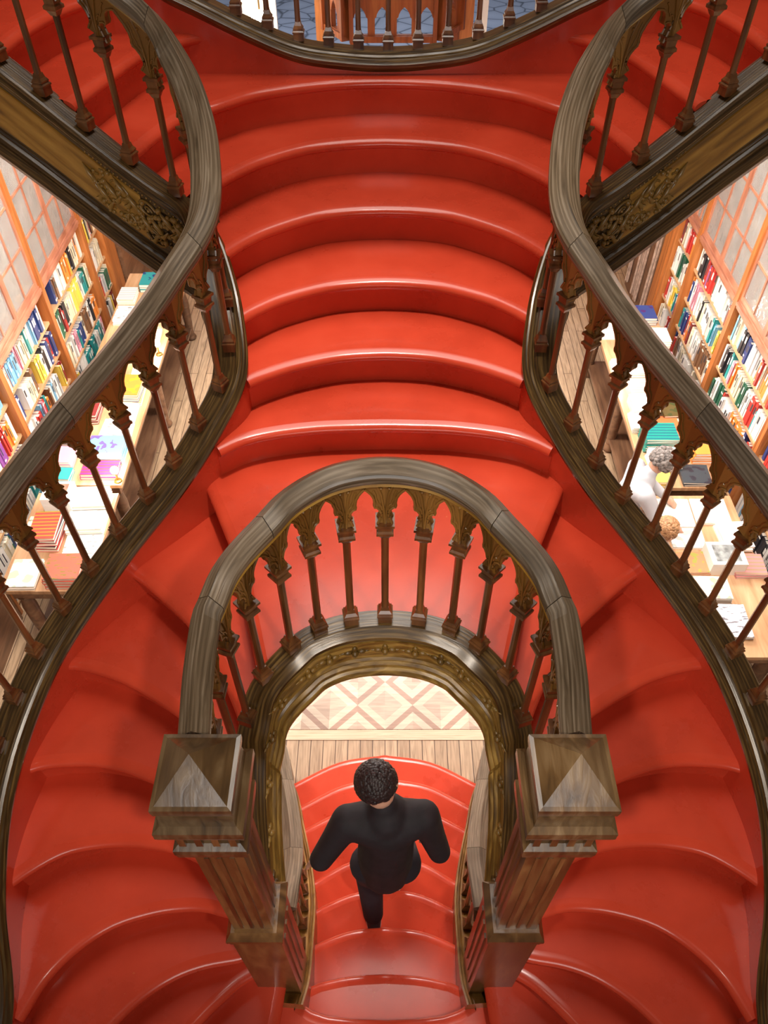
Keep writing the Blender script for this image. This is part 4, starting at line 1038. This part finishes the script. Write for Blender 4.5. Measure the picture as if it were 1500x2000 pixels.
def person(label, J, cloth, trou, hair, hairkind, group=None, hand_curl=.6):
    """J: joints in metres (dict). Builds a continuous body, clothing as children."""
    base = J['base']; t = thing('person', label, 'person', base, group); B = Vector(base)
    j = {k: Vector(v)-B for k, v in J.items() if k != 'base'}
    V = [tuple(j['pelvis'])]; E = []; Rr = [.085]
    sp = j['pelvis'].lerp(j['chest'], .5); c1 = chain(V, E, Rr, 0, [(sp, .078), (j['chest'], .088)])
    nk = chain(V, E, Rr, c1, [(j['neck'], .045), (j['neck'].lerp(j['head'], .45), .043)])
    hd = (j['head']-j['neck']).normalized()
    chain(V, E, Rr, nk, [(j['head']-hd*.040, .060), (j['head']+hd*.03, .076)])
    fw = Vector(J.get('face', (0, 1, 0))).normalized(); fw = (fw-hd*fw.dot(hd)).normalized(); sdv = hd.cross(fw)
    for s_ in ('l', 'r'):
        e = chain(V, E, Rr, c1, [(j['sh'+s_], .050), (j['el'+s_], .036), (j['wr'+s_], .026)])
        dr = (j['wr'+s_]-j['el'+s_]).normalized(); side = dr.cross(Vector((0, 0, 1))); side = side.normalized() if side.length > .1 else Vector((1, 0, 0)); up_ = side.cross(dr)
        palm = chain(V, E, Rr, e, [(j['wr'+s_]+dr*.045, (.030, .016))])
        for kf, (off, ln) in enumerate([(-.026, .058), (-.009, .068), (.009, .064), (.026, .050)]):
            p0 = j['wr'+s_]+dr*.075+side*off; p1 = p0+dr*ln*.5-up_*ln*.15*hand_curl; p2 = p1+dr*ln*.4-up_*ln*.4*hand_curl
            chain(V, E, Rr, palm, [(p0, .0105), (p1, .009), (p2, .007)])
        p0 = j['wr'+s_]+dr*.03-side*.032; chain(V, E, Rr, palm, [(p0, .012), (p0+dr*.03-side*.018-up_*.01, .010), (p0+dr*.055-side*.02-up_*.018, .008)])
        hip = j['hip'+s_]; chain(V, E, Rr, 0, [(hip, .082), (j['kn'+s_], .055), (j['an'+s_], .036), (j['an'+s_]+Vector((0, .0, -.035))+(j['to'+s_]-j['an'+s_])*.15, .034), (j['to'+s_], .028)])
    body = skin('body', V, E, Rr, M['skin'], t, vox=.0055, it=3)
    # face details and ears belong to the head
    f_ = MB(); hc = j['head']
    f_.ball(hc+fw*.085-hd*.005, .013, 8, 6, sc=(1, 1.2, 1.3)); 
    for q in (-1, 1): f_.ball(hc+sdv*.076*q, .020, 8, 6, sc=(.5, .9, 1.3)); 
    fo = f_.build('nose_and_ears', M['skin'], t, smooth=60)
    e_ = MB()
    for q in (-1, 1): e_.ball(hc+fw*.074+sdv*.030*q+hd*.018, .008, 8, 6)
    e_.build('eyes', M['eye'], t, smooth=60)
    e_ = MB(); e_.tube([hc+fw*.078-hd*.038+sdv*.02, hc+fw*.084-hd*.040, hc+fw*.078-hd*.038-sdv*.02], .005, 6); e_.build('mouth', plain('lips', (.45, .16, .13), .5), t, smooth=60)
    # jacket
    V = [tuple(j['pelvis']+Vector((0, 0, -.08)))]; E = []; Rr = [.124]
    c1 = chain(V, E, Rr, 0, [(j['pelvis'].lerp(j['chest'], .3), .126), (j['pelvis'].lerp(j['chest'], .65), .122), (j['chest'], .118)])
    chain(V, E, Rr, c1, [(j['chest'].lerp(j['neck'], .55), .100), (j['neck']+hd*.02, .060)])
    for s_ in ('l', 'r'): chain(V, E, Rr, c1, [(j['sh'+s_], .070), (j['sh'+s_].lerp(j['el'+s_], .5), .058), (j['el'+s_], .050), (j['el'+s_].lerp(j['wr'+s_], .86), .038)])
    skin('jacket', V, E, Rr, cloth, t)
    V = [tuple(j['pelvis'])]; E = []; Rr = [.100]
    for s_ in ('l', 'r'): chain(V, E, Rr, 0, [(j['hip'+s_], .088), (j['kn'+s_], .070), (j['an'+s_]+Vector((0, 0, .0)), .052)])
    skin('trousers', V, E, Rr, trou, t)
    for s_ in ('l', 'r'):
        an, to = j['an'+s_], j['to'+s_]; d = (to-an); d.z = 0; d.normalize(); heel = an-d*.045; heel.z = to.z
        V = [tuple(heel)]; E = []; Rr = [.034]; chain(V, E, Rr, 0, [(an+Vector((0, 0, -.03)), .044), (an.lerp(to, .6), .042), (to+d*.03, .034)])
        sh_ = skin('shoe', V, E, Rr, M['shoe'], t, vox=.006, it=3)
        s2 = MB(); fr_ = Matrix((d, Vector((-d.y, d.x, 0)), Vector((0, 0, 1)))).transposed(); s2.ball((heel+to)/2+d*.012+Vector((0, 0, -.028)), .125, 14, 6, sc=(1.0, .36, .10), fr=fr_); s2.build('sole', M['sole'], sh_, smooth=60)
    h_ = MB()
    up0 = hd
    def cap(r, n_, lo, seed, curl):
        rr = random.Random(seed)
        for k in range(n_):
            z = rr.uniform(lo, 1); a = rr.uniform(0, 2*PI); q = math.sqrt(max(0, 1-z*z)); d = sdv*(q*math.cos(a))+fw*(q*math.sin(a))+hd*z
            if d.dot(fw) > .5 and z < .45: continue
            h_.ball(hc+hd*.030+d*r, curl, 7, 5)
    if hairkind == 'curly': cap(.085, 170, -.5, 5, .024)
    else:
        cap(.076, 620, -.45 if hairkind == 'short' else -.8, 6, .015)
    h_.build('hair', hair, t, smooth=60)
    return t
# walker going down the lower flight, seen from behind and above
Z6, Z4 = 1.02, .68
person('person in a black coat and dark trousers walking down the lower red flight',
       dict(base=(-.02, 1.14, Z6), pelvis=(.00, 1.15, 1.80), chest=(.01, 1.18, 2.14), neck=(.0, 1.20, 2.27), head=(-.03, 1.24, 2.39), face=(.1, 1, -.35),
            shl=(-.155, 1.17, 2.21), ell=(-.27, 1.08, 2.02), wrl=(-.30, 1.14, 1.83), shr=(.16, 1.19, 2.21), elr=(.235, 1.13, 1.96), wrr=(.22, 1.24, 1.78),
            hipl=(-.075, 1.15, 1.74), knl=(-.08, 1.21, 1.42), anl=(-.06, 1.10, 1.115), tol=(-.07, 1.20, 1.06),
            hipr=(.08, 1.15, 1.74), knr=(.08, 1.36, 1.40), anr=(.07, 1.36, .945), tor=(.08, 1.46, .89)), M['darkcloth'], M['trouser'], M['hairdark'], 'short')
person('person with curly grey hair and grey shirt leaning over the right table',
       dict(base=(1.86, 4.05, 0), pelvis=(1.80, 4.05, .80), chest=(1.93, 4.10, 1.14), neck=(2.00, 4.12, 1.27), head=(2.07, 4.14, 1.37), face=(1, .1, -.6),
            shl=(1.96, 4.27, 1.20), ell=(2.10, 4.33, 1.00), wrl=(2.28, 4.24, .87), shr=(1.96, 3.95, 1.20), elr=(2.08, 3.86, 1.00), wrr=(2.26, 3.92, .87),
            hipl=(1.80, 4.13, .76), knl=(1.84, 4.15, .42), anl=(1.82, 4.15, .09), tol=(1.93, 4.16, .05),
            hipr=(1.80, 3.97, .76), knr=(1.84, 3.95, .42), anr=(1.82, 3.94, .09), tor=(1.93, 3.94, .05)), M['shirtgrey'], M['trouser'], M['hairgrey'], 'curly')
person('person with fair brown hair and pale top standing at the near right table',
       dict(base=(1.93, 3.50, 0), pelvis=(1.93, 3.50, .76), chest=(1.95, 3.51, 1.05), neck=(1.96, 3.52, 1.17), head=(1.98, 3.53, 1.29), face=(1, .2, -.3),
            shl=(1.95, 3.65, 1.11), ell=(2.02, 3.70, .92), wrl=(2.13, 3.66, .86), shr=(1.95, 3.37, 1.11), elr=(1.99, 3.32, .91), wrr=(2.10, 3.34, .84),
            hipl=(1.93, 3.57, .72), knl=(1.95, 3.58, .40), anl=(1.93, 3.58, .09), tol=(2.03, 3.58, .05),
            hipr=(1.93, 3.43, .72), knr=(1.95, 3.42, .40), anr=(1.93, 3.42, .09), tor=(2.03, 3.42, .05)), M['shirtwhite'], M['trouser'], M['hairfair'], 'long')
